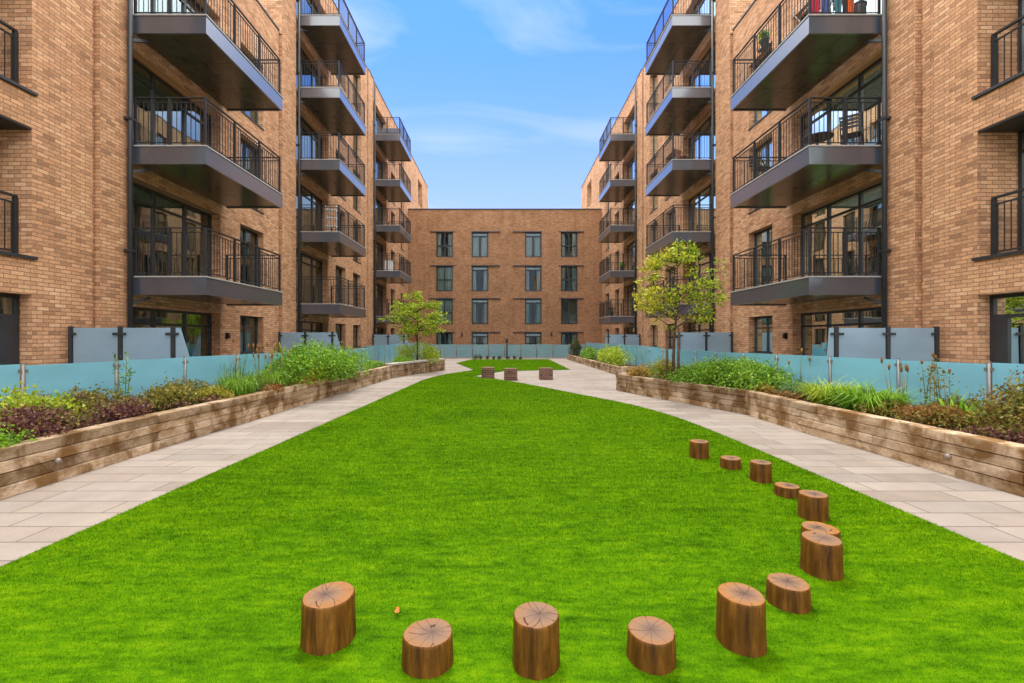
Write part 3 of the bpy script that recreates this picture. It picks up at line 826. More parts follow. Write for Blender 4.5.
for s, ys, nm in ((-1, (9.0, 17.35, 29.75), 'left'), (1, (9.17, 17.4, 29.2), 'right')):
    for y, wh in zip(ys, ('nearest to the viewer', 'between the first two balcony stacks', 'farthest from the viewer')):
        screen(s, y, 'frosted screen with dark posts on the %s building, %s' % (nm, wh))

# ------------------------------------------------------------------ log stumps
for i, (x, y, r, h, lab) in enumerate(STUMPS):
    rnd = random.Random(i+20); K = 40
    ph = [rnd.uniform(0, 6.28) for _ in range(4)]
    prof = [r*(1+.022*math.sin(2*t+ph[0])+.015*math.sin(3*t+ph[1])+.008*math.sin(7*t+ph[2])) for t in [2*math.pi*j/K for j in range(K)]]
    crack = rnd.randrange(K) if i != 2 else int(K*.70)
    prof[crack] *= .95
    z = [(-.02, 1.035), (.0, 1.03), (h*.5, 1.0), (h-.012, .985), (h-.004, .968), (h, .94)]
    v, f = [], []
    for (zz, sc) in z:
        for j in range(K):
            t = 2*math.pi*j/K; v.append((prof[j]*sc*math.cos(t), prof[j]*sc*math.sin(t), zz))
    for a in range(len(z)-1):
        for j in range(K): f.append((a*K+j, a*K+(j+1)%K, (a+1)*K+(j+1)%K, (a+1)*K+j))
    f.append(tuple(range(K-1, -1, -1)))
    me = bpy.data.meshes.new('log_stump'); me.from_pydata(v, [], f); me.update()
    me.polygons.foreach_set('use_smooth', [True]*(len(f)-1)+[False])
    o = link('log_stump', me, M['log_side'], None, (x, y, ZL)); o.rotation_euler.z = 0
    tag(o, lab, 'log stump', 'log stumps in a curving row on the lawn')
    me = bpy.data.meshes.new('cut_face'); a = (len(z)-1)*K
    vv = [v[a+j] for j in range(K)]; me.from_pydata(vv, [], [tuple(range(K))]); me.update()
    link('cut_face', me, M['log_top'], o)

# ------------------------------------------------------------------ brick seats, bollard, leaf
for x, y, lab in ((-.62, 17.95, 'dark red brick cube seat on the tip of the paving, leftmost of three'),
                  (.25, 17.3, 'dark red brick cube seat close to the leftmost one, nearest the viewer'),
                  (1.60, 17.6, 'dark red brick cube seat standing apart on the paving at the right')):
    g = MB(); q = .245; g.prism([(x-q,y-q),(x+q,y-q),(x+q,y+q),(x-q,y+q)], .0, .40, .012)
    o = g.build('cube_seat', M['brick_seat'], None, None, (x, y, 0)); tag(o, lab, 'seat', 'brick cube seats')
    g = MB(); q = .235; g.prism([(x-q,y-q),(x+q,y-q),(x+q,y+q),(x-q,y+q)], .401, .44, .01); g.build('seat_top', M['stake'], o, (x, y, 0), (x, y, .4))
g = MB(); g.tube([(.22,34.6,0),(.22,34.6,1.28)], .055, 10); o = g.build('light_post', M['dark_metal'], None, None, (.22,34.6,0))
tag(o, 'slim dark post standing in front of the far glass fence', 'post')
g = MB(); g.tube([(.22,34.6,1.281),(.22,34.6,1.50)], .085, 10); g.build('lamp_head', M['plastic_black'], o, (.22,34.6,0), (.22,34.6,1.28))
g = MB(); g.poly([(-.62,2.60,.05),(-.605,2.585,.052),(-.592,2.60,.05),(-.60,2.63,.058),(-.612,2.632,.058)])
tag(g.build('fallen_petal', M['cloth_orange'], None, None, (-.605,2.6,.05)), 'tiny orange petal lying on the grass right of the left stump', 'petal')

# ------------------------------------------------------------------ plants
def unit(v): return v/np.maximum(np.linalg.norm(v, axis=1, keepdims=True), 1e-6)
def leaves(C, size, droop=.2, aspect=.5, up=None):
    n = len(C); a = unit(RNG.normal(size=(n,3)) + (0 if up is None else up)); a[:,2] -= droop; a = unit(a)
    b = unit(np.cross(a, RNG.normal(size=(n,3)))); s = size*RNG.uniform(.6, 1.35, n)[:,None]
    nn = np.cross(a, b)
    V = np.empty((n,4,3)); V[:,0] = C-a*s*.5; V[:,1] = C+b*s*aspect*.5+nn*s*.07; V[:,2] = C+a*s*.5; V[:,3] = C-b*s*aspect*.5+nn*s*.07
    return V.reshape(-1,3)
def mound_points(n, rx, ry, h, lobes=9, low=.0):
    """points near the surface of a heap of lobes"""
    L = []
    for i in range(lobes):
        t = RNG.uniform(0, 2*np.pi); q = RNG.uniform(0, .72)**.6
        L.append((rx*q*math.cos(t), ry*q*math.sin(t), h*RNG.uniform(.22, .62)*(1-.45*q), RNG.uniform(.28,.52)))
    L.append((0,0,h*.45,.6))
    out = []
    per = n//len(L)+1
    for (x, y, z, s) in L:
        d = unit(RNG.normal(size=(per,3))); d[:,2] = np.abs(d[:,2])*1.0-.25*RNG.random(per)
        r = RNG.uniform(.55, 1.06, per)[:,None]
        P = d*r*np.array([rx*s, ry*s, h*min(s*1.0, .55)]) + np.array([x,y,z])
        low_ = RNG.random(per) < .34; P[low_,2] *= RNG.uniform(.05, .9, low_.sum())
        out.append(P)
    P = np.concatenate(out); P = P[P[:,2] > low]
    return P[:n]
def plant_obj(name, V, k, mat, loc, label, cat='plant', group=None):
    o = link(name, np_mesh(name, V, k), mat, None, loc); return tag(o, label, cat, group)
def mound(x, y, z, rx, ry, h, n, size, mat, label, name='shrub', cat='shrub', lobes=9, sprigs=0, second=None):
    h *= 1.38; P = mound_points(n, rx, ry, h, lobes)
    V = leaves(P, size, .1, .55)
    if sprigs:          # upright shoots breaking the outline
        S = []
        for i in range(sprigs):
            b = P[RNG.integers(len(P))]; d = np.array([RNG.normal(0,.35), RNG.normal(0,.35), 1.0]); ln = h*RNG.uniform(.18,.42)
            for t in np.linspace(0, 1, 7): S.append(b + d*ln*t + RNG.normal(0, size*.25, 3))
        V = np.concatenate([V, leaves(np.array(S), size*.85, -.2, .5)])
    o = plant_obj(name, V, 4, M[mat], (x, y, z), label, cat)
    st = MB()
    for i in range(7):
        t = RNG.uniform(0, 6.28); q = RNG.uniform(.1,.5)
        st.tube([(q*.2*rx*math.cos(t), q*.2*ry*math.sin(t), -.03), (rx*q*math.cos(t), ry*q*math.sin(t), h*.55)], [.012,.005], 5)
    st.build('stems', M['bark'], o)
    if second:
        P2 = mound_points(int(n*second[1]), rx*1.0, ry*1.0, h*second[2], lobes)
        link('undergrowth', np_mesh('undergrowth', leaves(P2, size*.9, .1, .5), 4), M[second[0]], o)
    return o
def tuft(x, y, z, r, h, n, w, mat, label, name='grass_clump', cat='grass clump', arch=.6, ry=None):
    ry = ry or r
    t = RNG.uniform(0, 2*np.pi, n); q = np.sqrt(RNG.random(n))
    B = np.column_stack([r*.55*q*np.cos(t), ry*.55*q*np.sin(t), np.full(n, -.03)])
    ta = t + RNG.normal(0, .7, n); hh = h*RNG.uniform(.45, 1.2, n); sp = arch*hh*RNG.uniform(.3, 1.7, n)
    D = np.column_stack([np.cos(ta), np.sin(ta), np.zeros(n)])
    side = np.column_stack([-np.sin(ta), np.cos(ta), np.zeros(n)])*w*RNG.uniform(.6,1.3,n)[:,None]*.5
    Mid = B + D*sp[:,None]*.35 + np.column_stack([np.zeros(n), np.zeros(n), hh*.72])
    Tip = B + D*sp[:,None] + np.column_stack([np.zeros(n), np.zeros(n), hh*np.where(RNG.random(n) < .6, RNG.uniform(.25,.75,n), RNG.uniform(.8,1.1,n))])
    V = np.empty((n,8,3)); V[:,0] = B-side; V[:,1] = B+side; V[:,2] = Mid+side*.8; V[:,3] = Mid-side*.8
    V[:,4] = Mid-side*.8; V[:,5] = Mid+side*.8; V[:,6] = Tip+side*.12; V[:,7] = Tip-side*.12
    return plant_obj(name, V.reshape(-1,3), 4, M[mat], (x, y, z), label, cat)
def stalks(x, y, z, n, r, h, mat_head, label, name='flower_stalks', cat='plant', head=.05, hr=.014, lean=.12, leafy=0, mat_leaf='leaf_mid', leaf=.05):
    st = MB(); tips = []; LC = []
    for i in range(n):
        t = RNG.uniform(0,6.28); q = r*math.sqrt(RNG.random()); bx, by = q*math.cos(t), q*math.sin(t); hh = h*RNG.uniform(.7,1.05)
        lx, ly = RNG.normal(0,lean)*hh, RNG.normal(0,lean)*hh
        pts = [(bx,by,-.04), (bx+lx*.4,by+ly*.4,hh*.5), (bx+lx,by+ly,hh)]
        st.tube(pts, [.006,.005,.003], 5); tips.append(pts[-1])
        for k in range(leafy):
            u = RNG.uniform(.15,1.0); LC.append((bx+lx*u+RNG.normal(0,.035), by+ly*u+RNG.normal(0,.035), hh*u))
    o = tag(st.build(name, M['leaf_olive'], None, None, (0,0,0)), label, cat); o.location = (x, y, z)
    if head:
        for p in tips:
            hd = MB(); hd.tube([(p[0],p[1],p[2]-.01),(p[0],p[1],p[2]+head*.5),(p[0],p[1],p[2]+head)], [hr*.5,hr,hr*.3], 6)
            hd.build('flower_head', M[mat_head], o, (0,0,0), p)
    if LC: link('foliage', np_mesh('foliage', leaves(np.array(LC), leaf, -.1, .4), 4), M[mat_leaf], o)
    return o
ZS = .43
# left bed, near to far
mound(-5.17,4.72,ZS,.20,.25,.24,700,.045,'leaf_bright','small rounded bright green shrub cut by the left edge of the picture')
mound(-5.70,5.45,ZS,.64,.80,.27,5200,.045,'leaf_purple','low purple leaved ground cover at the near end of the left planter','ground_cover','ground cover',12,sprigs=30,second=('leaf_olive',.30,1.1))
mound(-6.35,6.0,ZS,.50,.55,.42,2300,.055,'leaf_lime','lime green shrub against the fence above the purple ground cover',sprigs=55,second=('leaf_rust',.35,.95))
mound(-5.50,6.75,ZS,.46,.65,.24,2800,.045,'leaf_purple','dark purple ground cover patch along the planter edge before the wispy plant','ground_cover','ground cover',8,sprigs=24,second=('leaf_olive',.35,1.1))
mound(-6.2,6.9,ZS,.42,.55,.34,1700,.05,'leaf_olive','olive green shrub left of the tall wispy plant',sprigs=34,second=('leaf_purple',.4,.95))
stalks(-6.05,7.35,ZS,3,.06,1.0,'leaf_mid','tall thin wispy plant leaning in front of the left teal fence','wispy_plant',head=0,leafy=46,lean=.16,leaf=.06)
mound(-5.6,7.6,ZS,.48,.65,.36,2400,.055,'leaf_olive','olive and russet shrub right of the tall wispy plant',sprigs=12,second=('leaf_purple',.45,.55))
mound(-5.3,8.35,ZS,.34,.42,.24,1500,.05,'leaf_yellow','golden yellow low shrub between the olive shrub and the long grass',sprigs=8)
tuft(-5.3,9.2,ZS,.52,.50,520,.013,'leaf_mid','wide clump of arching green grass left of the flower spikes')
tuft(-5.6,9.5,ZS,.40,.85,110,.009,'leaf_blue','thin tall blue green grass rising before the left fence',arch=.25)
stalks(-5.35,9.9,ZS,12,.38,1.02,'leaf_rust','group of tall stalks with rusty flower heads by the left fence',head=.10,hr=.022)
tuft(-5.15,10.4,ZS,.45,.52,420,.013,'leaf_mid','clump of green grass just before the big bright shrub',arch=.5)
stalks(-5.2,10.7,ZS,7,.25,.95,'leaf_yellow','few yellow flower spikes beside the big bright shrub',head=.16,hr=.022,leafy=10)
mound(-4.98,9.9,ZS,.22,.75,.15,1600,.045,'leaf_rust','rust brown creeping plant spilling over the left planter edge','ground_cover','ground cover',8)
mound(-5.0,11.9,ZS,.98,1.4,.88,12000,.062,'leaf_bright','large bright green mounded shrub in the left planter',lobes=14,sprigs=60)
mound(-4.82,13.9,ZS,.72,1.05,.70,4600,.06,'leaf_mid','green shrub spilling towards the path beyond the large left mound',lobes=9,sprigs=16)
mound(-4.86,11.3,ZS,.18,.8,.20,1100,.045,'leaf_orange','orange brown low plant at the foot of the large left mound','ground_cover','ground cover',8)
mound(-4.9,17.1,ZS,.40,1.3,.26,2600,.055,'leaf_mid','low green planting strip running up to the small left tree','ground_cover','ground cover',12)
mound(-4.35,19.6,ZS,.5,.9,.32,2000,.055,'leaf_bright','low bright planting behind the stone seat of the left planter','ground_cover','ground cover',9)
mound(-3.95,21.5,ZS,1.15,.95,.86,5200,.062,'leaf_lime','round lime green bush around the foot of the small left tree',lobes=12,sprigs=24)
mound(-3.9,24.9,.0,.50,.5,.95,2200,.07,'leaf_dark','dark green bush at the far corner of the left planter',lobes=8)
mound(-6.75,6.9,ZS,.35,.7,.30,1500,.05,'leaf_mid','green filler planting at the foot of the left fence, nearest the viewer','ground_cover','ground cover',8,sprigs=16)
mound(-6.0,8.6,ZS,.35,.7,.30,1500,.05,'leaf_olive','olive filler planting at the foot of the left fence near the wispy plant','ground_cover','ground cover',8,sprigs=16)
mound(-5.45,8.6,ZS,.42,.9,.17,1700,.045,'leaf_purple','brownish purple creeper edging the left wall before the grass clumps','ground_cover','ground cover',9)
mound(-5.6,10.4,ZS,.4,.8,.36,2000,.05,'leaf_mid','mid green leafy filler between the tall stalks and the left fence',lobes=8,sprigs=20)
mound(-4.85,12.4,ZS,.50,1.0,.50,3400,.055,'leaf_lime','yellow green shoots spilling over the wall below the large left mound',lobes=8,sprigs=16)
# right bed, near to far
mound(6.9,6.7,ZS,.35,.8,.24,1500,.05,'leaf_olive','olive filler planting at the foot of the right fence','ground_cover','ground cover',8,sprigs=14)
mound(5.75,6.75,ZS,.38,.5,.20,1300,.045,'leaf_olive','olive and rust creeper edging the right wall beside the lush grass','ground_cover','ground cover',7,sprigs=12)
mound(5.6,9.0,ZS,.30,.55,.12,900,.04,'leaf_rust','thin rusty creeper edging the right wall near the fine blue grass','ground_cover','ground cover',6)
mound(5.35,15.6,.02,.75,.9,.60,2400,.06,'leaf_bright','bright green shrub growing in the gap between the right planters',lobes=9,sprigs=18)
mound(6.15,5.35,ZS,.46,.50,.66,3000,.05,'leaf_olive','red tinged twiggy bush cut by the right edge of the picture',sprigs=40,second=('leaf_rust',.6,.95))
mound(5.75,5.15,ZS,.40,.55,.15,1800,.042,'leaf_purple','purple ground cover at the near corner of the right planter','ground_cover','ground cover',8,sprigs=16,second=('leaf_olive',.5,1.1))
mound(5.75,6.05,ZS,.48,.62,.22,2400,.045,'leaf_rust','rust and brown ground cover below the tall leafy stems on the right','ground_cover','ground cover',9,sprigs=14,second=('leaf_olive',.4,1.0))
stalks(6.35,6.75,ZS,9,.20,.86,'leaf_rust','tall leafy stems in front of the right teal fence','leafy_stems',head=.05,hr=.018,leafy=34,mat_leaf='leaf_olive',lean=.10,leaf=.05)
tuft(6.1,6.2,ZS,.22,.42,46,.045,'leaf_bright','broad leaved bright green plant beside the red tinged bush','broad_leaf_plant','plant',.8)
stalks(6.35,7.35,ZS,5,.20,.72,'leaf_rust','dried brown seed heads beside a right fence post','seed_heads',head=.10,hr=.02)
tuft(5.85,7.35,ZS,.66,.40,900,.020,'leaf_bright','lush bright green arching grass in the right planter, nearer clump',arch=1.0)
tuft(5.9,8.25,ZS,.60,.40,760,.018,'leaf_lime','lush yellow green arching grass in the right planter, middle clump',arch=.9)
tuft(5.85,9.1,ZS,.45,.36,380,.012,'leaf_blue','blue green fine grass clump beyond the lush grass on the right',arch=.7)
mound(5.5,9.8,ZS,.28,.55,.16,1300,.045,'leaf_orange','orange brown low plant between fine grass and the big right shrub','ground_cover','ground cover',8)
stalks(6.25,9.5,ZS,4,.16,.85,'leaf_orange','lone pale flower stalks near the right fence post',head=.09,hr=.022)
mound(5.28,10.75,ZS,.84,1.62,.58,10500,.058,'leaf_mid','large dense green shrub in the right planter beside the staked tree',lobes=18,sprigs=60,second=('leaf_bright',.6,1.02)).rotation_euler.z = R(22)
mound(4.55,12.9,ZS,.55,.7,.45,2600,.05,'leaf_yellow','yellow green shrub left of the staked tree on the right',lobes=8,sprigs=24,second=('leaf_bright',.3,.8))
mound(3.95,13.5,ZS,.35,.45,.30,1300,.05,'leaf_orange','orange yellow low plant at the corner of the right planter','ground_cover','ground cover',6,sprigs=14)
mound(5.3,22.3,.30,.72,2.4,.78,5200,.075,'leaf_lime','long bright hedge in the low right planter beyond the tree','hedge','hedge',18,sprigs=30)
mound(5.15,27.5,.30,.6,2.0,.62,3000,.08,'leaf_mid','green shrub farther along the low right planter',lobes=10,sprigs=12)
mound(4.95,32.4,.30,.62,.8,1.02,2600,.075,'leaf_dark','round dark bush at the far end of the low right planter',lobes=8)
for x, y, lab in ((4.95,17.9,'largest pale boulder in the gap between the two right planters'), (4.78,18.5,'small pale rock left of the larger boulder between the right planters')):
    bm = bmesh.new(); bmesh.ops.create_icosphere(bm, subdivisions=3, radius=.24 if 'largest' in lab else .16)
    for v in bm.verts:
        n_ = Vector(v.co).normalized(); s_ = 1+.12*math.sin(3*n_.x+y)*math.cos(2.6*n_.y)+.05*math.sin(5*n_.z+x); v.co = Vector((v.co.x*s_*1.2, v.co.y*s_, v.co.z*s_*.62))
    me = bpy.data.meshes.new('boulder'); bm.to_mesh(me); bm.free()
    tag(link('boulder', me, M['pale_stone'], None, (x, y, .10)), lab, 'boulder')
TUFTX = (-2.05,-1.75,-1.2,-.75,-.30,.22,.75,1.25)
wh = ('leftmost', 'second from left', 'third from left', 'fourth from left', 'just left of the slim post', 'at the foot of the slim post', 'just right of the slim post', 'rightmost')
for i, x in enumerate(TUFTX):
    s_ = (.30,.22,.19,.15,.2,.2,.2,.15)[i]
    mound(x,33.75 if i else 33.2,.01,s_,s_*.8,s_*1.15,260,.06,'leaf_dark','small dark plant tuft, %s in the far row' % wh[i],'plant_tuft','plant',4)

# ------------------------------------------------------------------ trees
def tree(x, y, z, top, trunk_h, rx, ry, n_limb, n_leaf, leaf, mat, mat2, label, seed, stakes=False, lean=0.0):
    rnd = random.Random(seed); root = empty('young_tree', (x, y, z)); tag(root, label, 'tree')
    tr = MB(); H = top-z
    ctr = [Vector((lean*t*t + rnd.uniform(-.02,.02), rnd.uniform(-.02,.02), H*.86*t)) for t in (0,.15,.3,.45,.6,.75,.88,1)]
    tr.tube(ctr, [.048,.042,.038,.032,.026,.02,.013,.006], 8)
    twigs = []
    for i in range(n_limb):
        u = rnd.uniform(0,1)**.85; zz = trunk_h + (H*.84-trunk_h)*u
        k = min(int(zz/(H*.86)*7), 6); b = ctr[k].lerp(ctr[k+1], max(0, min(1, (zz-ctr[k].z)/max(.01, ctr[k+1].z-ctr[k].z))))
        t = i*2.4+rnd.uniform(-.5,.5); wd = math.sin(math.pi*min(.97, .22+u*.72))**.8
        L = wd*rnd.uniform(.62,1.08)
        e = b + Vector((math.cos(t)*rx*L, math.sin(t)*ry*L, rnd.uniform(.12,.55)*(1.15-u)))
        m = b.lerp(e, .5) + Vector((0,0,rnd.uniform(.02,.12)))
        tr.tube([b, m, e], [.016,.010,.004], 5)
        twigs += [m.lerp(e, q) for q in (.15,.4,.65,.9)]
        for j in range(4):
            q = rnd.uniform(.3,1); p = (b.lerp(m, q*2) if q < .5 else m.lerp(e, q*2-1)); d = Vector((rnd.gauss(0,1), rnd.gauss(0,1), rnd.gauss(.25,.7))).normalized()*rnd.uniform(.14,.34)
            tr.tube([p, p+d*.55, p+d], [.006,.004,.002], 4); twigs += [p+d*.6, p+d]
    tr.build('trunk', M['bark'], root)
    T = np.array([tuple(p) for p in twigs])
    wgt = RNG.random(len(T))**2.4; idx = RNG.choice(len(T), n_leaf, p=wgt/wgt.sum())
    P = T[idx] + RNG.normal(0, .075, (n_leaf,3))*np.array([1.15,1.15,.75])
    gold = P[:,0] + RNG.normal(0, .45, n_leaf) < (-.15*rx if mat2 else -99)  # lighter, yellower leaf colour mostly on the left of the crown
    link('crown', np_mesh('crown', leaves(P[~gold], leaf, .25, .52), 4), M[mat], root)
    if mat2: link('yellow_foliage', np_mesh('yellow_foliage', leaves(P[gold], leaf, .25, .52), 4), M[mat2], root)
    if stakes:
        for sx in (-.17, .14):
            st = MB(); st.tube([(sx,.05,-.05),(sx*1.02,.05,1.45)], [.036,.034], 8); st.build('stake', M['stake'], root)
        st = MB(); st.box(-.20,.17,.02,.075,1.15,1.20); st.build('stake_tie', M['plastic_black'], root)
tree(-4.0,21.2,ZS,4.0,.95,1.75,1.3,40,7000,.09,'leaf_tree',None,'small open crowned green tree in the left planter before the far building',5)
tree(4.62,12.5,ZS,4.66,1.35,1.5,1.2,36,4600,.085,'leaf_tree','leaf_tree_gold','yellow green young tree tied to timber stakes in the right planter',8,True,.15)

# ------------------------------------------------------------------ things on the balconies
def chair(x, y, z, rz, mat, label, cat='chair'):
    root = empty('folding_chair', (x, y, z), rz); tag(root, label, cat)
    s = MB()
    for i in range(5): s.box(-.2,.2,-.19+i*.08,-.19+i*.08+.065,.44,.455)
    s.build('seat', M[mat], root)
    b = MB()
    for i in range(4): b.box(-.2,.2,.215,.228,.55+i*.085,.55+i*.085+.06)
    b.build('backrest', M[mat], root)
    for sx in (-.215,.215):
        l = MB(); l.bar((sx,-.2,0),(sx,.22,.88),.022,.03); l.build('leg', M[mat], root)
        l = MB(); l.bar((sx*.9,.24,0),(sx*.9,-.16,.44),.022,.03); l.build('leg', M[mat], root)
def table(x, y, z, mat, label, r=.30):
    root = empty('bistro_table', (x, y, z)); tag(root, label, 'table')
    t = MB(); t.tube([(0,0,.70),(0,0,.725)], r, 20); t.build('tabletop', M[mat], root)
    for a in (0, 2.09, 4.19):
        l = MB(); l.bar((.22*math.cos(a),.22*math.sin(a),0),(.05*math.cos(a+2.6),.05*math.sin(a+2.6),.70),.02,.02); l.build('leg', M[mat], root)
DZ = .013
chair(8.32, 11.0, 2*F+DZ, 2.4, 'plastic_black', 'black chair near the wall on the second right balcony of the nearest stack')
table(8.0, 11.75, 2*F+DZ, 'plastic_black', 'black round table on the second right balcony of the nearest stack', .36)
chair(7.35, 13.15, 2*F+DZ, .3, 'plastic_black', 'black chair behind the round table on the nearest right balcony stack')
chair(7.75, 20.0, 3*F+DZ, .6, 'wood_red', 'red brown folding chair on the third right balcony of the middle stack')
chair(7.8, 20.2, 5*F+DZ, -.5, 'cloth_blue', 'dark blue chair on the top right balcony of the middle stack')
# clothes airer with garments
ax, ay, az = 7.80, 11.35, 3*F+DZ
root = empty('clothes_airer', (ax, ay, az)); tag(root, 'folding clothes airer on the highest near balcony at right', 'clothes airer')
fr = MB()
for yy in (-.45,.45):
    fr.bar((-.5,yy,0),(.42,yy,.95),.018,.018); fr.bar((.5,yy,0),(-.42,yy,.95),.018,.018)
fr.build('frame', M['white_paint'], root)
ra = MB()
for i in range(7): ra.bar((-.42+i*.14,-.45,.95),(-.42+i*.14,.45,.95),.012,.012)
ra.build('rails', M['white_paint'], root)
def garment(name, x, y, w, top, drop, mat, label):
    g = MB(); K = 12; rows = 6
    for face in (-.02, .02):
        grid = [[(x-w/2+w*i/K, y+face+.022*math.sin(i*1.3+r_)*r_/rows, top-drop*(1 if face < 0 else .8)*r_/rows) for i in range(K+1)] for r_ in range(rows+1)]
        for r_ in range(rows):
            for i in range(K): g.quad(grid[r_][i], grid[r_][i+1], grid[r_+1][i+1], grid[r_+1][i])
    tag(g.build(name, M[mat], None, None, (x, y, top)), label, 'garment', 'laundry on the top right balcony')
garment('towel', 8.16, ay-.44, .26, az+.958, .93, 'cloth_orange', 'orange towel hanging on the airer at right')
garment('shirt', 7.38, ay-.44, .20, az+.958, .80, 'cloth_red', 'crimson red shirt hanging at the left end of the airer')
garment('jeans', 7.62, ay-.46, .18, az+.958, .88, 'cloth_blue', 'blue jeans hanging beside the crimson shirt on the airer')
garment('shirt', 7.90, ay-.46, .18, az+.958, .72, 'cloth_teal', 'teal shirt hanging next to the orange towel on the airer')
garment('shirt', 7.76, ay-.20, .16, az+.958, .85, 'cloth_pink', 'pale pink shirt hanging inside the airer between the blue jeans and teal shirt')
g = MB(); g.tube([(0,0,0),(0,0,.5),(0,0,.52)], [.14,.17,.18], 14); o = g.build('bin', M['bin']); o.location = (8.46, 11.0, az); tag(o, 'grey plastic bin beside the orange towel on the balcony', 'bin')
g = MB(); g.tube([(0,0,0),(0,0,.05)], .185, 14); g.build('lid', M['plastic_black'], o, (0,0,-.521))
def potted(x, y, z, r, h, mat, label, n=500):
    g = MB(); g.tube([(0,0,0),(0,0,h),(0,0,h+.01)], [r*.7,r,r*1.06], 14); o = g.build('potted_plant', M['pot']); o.location = (x, y, z); tag(o, label, 'potted plant')
    P = mound_points(n, r*1.9, r*1.9, r*2.6, 6) + np.array([0,0,h*.9]); link('foliage', np_mesh('foliage', leaves(P, .07, .1, .5), 4), M[mat], o)
potted(7.17, 12.65, 3*F+.62, .12, .20, 'leaf_bright', 'small green plant in a dark pot hung on the near right railing', 260)
g = MB(); g.box(7.07,7.27,12.45,12.85,3*F+.6,3*F+.618); g.bar((7.08,12.5,3*F+.61),(7.02,12.5,3*F+1.02),.015,.015); g.bar((7.08,12.8,3*F+.61),(7.02,12.8,3*F+1.02),.015,.015)
tag(g.build('pot_holder', M['dark_metal'], None, None, (7.1,12.6,3*F+.6)), 'dark shelf bracket carrying the small pot on the right railing', 'pot holder')
potted(7.9, 30.75, 2*F+DZ, .16, .35, 'leaf_mid', 'leafy potted plant on the second right balcony of the far stack', 500)
potted(7.25, 31.0, 1*F+DZ, .16, .35, 'leaf_dark', 'dark potted plant on the lowest right balcony of the far stack', 400)
# trough planters along the top left near railing
for i, (yy, lab) in enumerate(((11.5, 'nearer'), (12.5, 'farther'))):
    g = MB(); g.prism([(-7.12,yy),(-6.94,yy),(-6.94,yy+.7),(-7.12,yy+.7)], 3*F+.014, 3*F+.24, .01); o = g.build('planter_trough', M['plastic_black'], None, None, (-7.03,yy+.35,3*F))
    tag(o, lab+' black trough by the railing of the highest near left balcony', 'trough')
# tiered stand on a left balcony
root = empty('plant_stand', (-7.55, 20.2, 2*F+DZ)); tag(root, 'white tiered stand on the second left balcony of the middle stack', 'stand')
for z in (.15,.5,.85,1.2):
    g = MB(); g.box(-.22,.22,-.14,.14,z,z+.02); g.build('shelf', M['white_paint'], root)
for sx in (-.235,.235):
    for sy in (-.12,.12):
        g = MB(); g.box(sx-.012,sx+.012,sy-.012,sy+.012,0,1.4); g.build('leg', M['white_paint'], root)
# storage box and sofa on the far left stack
g = MB(); g.prism([(-7.9,30.45),(-7.45,30.45),(-7.45,30.95),(-7.9,30.95)], 2*F+DZ, 2*F+.75, .02); o = g.build('storage_box', M['white_paint'], None, None, (-7.7,30.7,2*F)); tag(o, 'white storage box on the second left balcony of the far stack', 'box')
g = MB(); g.box(-7.93,-7.42,30.43,30.97,2*F+.752,2*F+.79); g.build('lid', M['cushion'], o, (-7.7,30.7,2*F))
root = empty('outdoor_sofa', (-7.65, 31.0, 5*F+DZ)); tag(root, 'grey cushioned sofa on the top left balcony of the far stack', 'sofa')
g = MB(); g.prism([(-.65,-.35),(.65,-.35),(.65,.35),(-.65,.35)], .10, .30, .02); g.build('frame', M['plastic_black'], root)
g = MB(); g.prism([(-.62,-.34),(.62,-.34),(.62,.18),(-.62,.18)], .302, .45, .04); g.build('seat', M['cushion'], root)
g = MB(); g.prism([(-.62,.185),(.62,.185),(.62,.34),(-.62,.34)], .302, .85, .04); g.build('backrest', M['cushion'], root)
for sx in (-.6,.6):
    for sy in (-.3,.3):
        g = MB(); g.box(sx-.03,sx+.03,sy-.03,sy+.03,0,.10); g.build('leg', M['plastic_black'], root)

# ------------------------------------------------------------------ sky, sun, camera
SUN_EL, SUN_AZ = R(64), R(-9)      # azimuth measured from +Y, negative towards -X
FILL_CLOUD = (16.2, 16.1, 15.9)          # added cloud out of view, overhead and behind the viewer, to brighten the walls
w = bpy.data.worlds.new('World'); scn.world = w; w.use_nodes = True
nt = w.node_tree; nt.nodes.clear()
out = nt.nodes.new('ShaderNodeOutputWorld'); bg = nt.nodes.new('ShaderNodeBackground'); bg.inputs['Strength'].default_value = .15
sky = nt.nodes.new('ShaderNodeTexSky'); sky.sky_type = 'NISHITA'; sky.sun_disc = False
sky.sun_elevation = SUN_EL; sky.sun_rotation = SUN_AZ; sky.air_density = 1.0; sky.dust_density = .7; sky.ozone_density = 1.5; sky.altitude = 50
tc = nt.nodes.new('ShaderNodeTexCoord')
mp = nt.nodes.new('ShaderNodeMapping'); mp.inputs['Scale'].default_value = (1.0, 1.9, 3.6); mp.inputs['Rotation'].default_value = (0, R(18), R(10)); mp.inputs['Location'].default_value = (1.7, .3, .4)
nz = nt.nodes.new('ShaderNodeTexNoise'); nz.inputs['Scale'].default_value = 1.5; nz.inputs['Detail'].default_value = 7; nz.inputs['Roughness'].default_value = .56; nz.inputs['Distortion'].default_value = .9
cr = nt.nodes.new('ShaderNodeValToRGB'); cr.color_ramp.elements[0].position = .46; cr.color_ramp.elements[0].color = (.06,.06,.06,1); cr.color_ramp.elements[1].position = .74; cr.color_ramp.elements[1].color = (.70,.70,.70,1)
mx = nt.nodes.new('ShaderNodeMix'); mx.data_type = 'RGBA'; mx.inputs[7].default_value = (3.6,4.1,4.7,1)
L = nt.links.new
tint = nt.nodes.new('ShaderNodeMix'); tint.data_type = 'RGBA'; tint.blend_type = 'MULTIPLY'; tint.inputs[0].default_value = 1; tint.inputs[7].default_value = (.20,.55,1.30,1)
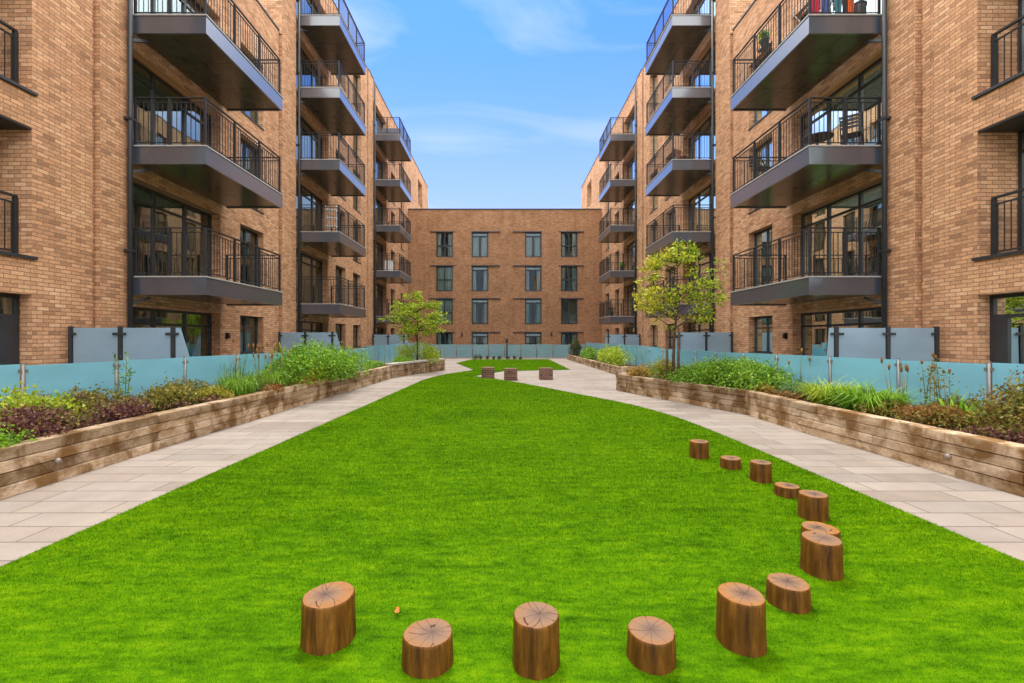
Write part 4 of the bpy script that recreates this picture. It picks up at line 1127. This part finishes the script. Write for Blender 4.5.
sx = nt.nodes.new('ShaderNodeSeparateXYZ')
def mth(op, a, b):
    n_ = nt.nodes.new('ShaderNodeMath'); n_.operation = op
    for i, v in enumerate((a, b)):
        if isinstance(v, bpy.types.NodeSocket): nt.links.new(v, n_.inputs[i])
        else: n_.inputs[i].default_value = v
    return n_.outputs[0]
nt.links.new(tc.outputs['Generated'], sx.inputs[0])
high = mth('ADD', mth('ADD', sx.outputs[2], mth('MULTIPLY', mth('ABSOLUTE', sx.outputs[0], 0), 1.0)), mth('MULTIPLY', sx.outputs[1], -.30))  # mask of the added cloud, widened sideways so panes reflect white
hz = nt.nodes.new('ShaderNodeMapRange'); hz.interpolation_type = 'SMOOTHSTEP'; hz.inputs[1].default_value = .05; hz.inputs[2].default_value = .62; hz.inputs[3].default_value = .96; hz.inputs[4].default_value = 0.0
nt.links.new(sx.outputs[2], hz.inputs[0])
pale = nt.nodes.new('ShaderNodeMix'); pale.data_type = 'RGBA'; pale.inputs[7].default_value = (2.55,3.05,4.1,1); nt.links.new(hz.outputs[0], pale.inputs[0])
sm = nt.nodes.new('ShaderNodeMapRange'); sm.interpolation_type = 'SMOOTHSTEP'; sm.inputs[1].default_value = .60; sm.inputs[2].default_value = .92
mx2 = nt.nodes.new('ShaderNodeMix'); mx2.data_type = 'RGBA'; mx2.inputs[7].default_value = (*FILL_CLOUD,1)
L(tc.outputs['Generated'], mp.inputs[0]); L(mp.outputs[0], nz.inputs['Vector']); L(nz.outputs[0], cr.inputs[0]); L(cr.outputs[0], mx.inputs[0]); L(sky.outputs[0], tint.inputs[6]); L(tint.outputs[2], pale.inputs[6]); L(pale.outputs[2], mx.inputs[6])
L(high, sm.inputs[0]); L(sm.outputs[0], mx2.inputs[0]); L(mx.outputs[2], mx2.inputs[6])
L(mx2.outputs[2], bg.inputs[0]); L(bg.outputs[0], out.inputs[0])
sd = bpy.data.lights.new('sun', 'SUN'); sd.energy = 1.9; sd.angle = R(7); sd.color = (1.0,.93,.82)
so = bpy.data.objects.new('sun', sd); COL.objects.link(so)
dirv = Vector((math.sin(SUN_AZ)*math.cos(SUN_EL), math.cos(SUN_AZ)*math.cos(SUN_EL), math.sin(SUN_EL)))
so.rotation_euler = dirv.to_track_quat('Z', 'Y').to_euler(); so.location = (0,0,40)

cd = bpy.data.cameras.new('camera'); cam = bpy.data.objects.new('camera', cd); COL.objects.link(cam)
cam.location = (0,0,1.6); cam.rotation_euler = (R(90),0,0)
cd.sensor_width = 36; cd.lens = 36*460/1024; cd.shift_x = 8/1024; cd.shift_y = -4/1024; cd.clip_end = 3000; cd.clip_start = .05
scn.camera = cam
scn.view_settings.view_transform = 'Standard'; scn.view_settings.look = 'None'; scn.view_settings.gamma = 1.0
scn.view_settings.use_curve_mapping = False; scn.view_settings.exposure = .69
try:
    scn.cycles.use_denoising = True; scn.cycles.max_bounces = 8; scn.cycles.transparent_max_bounces = 12
    scn.cycles.sample_clamp_indirect = 6
except Exception: pass
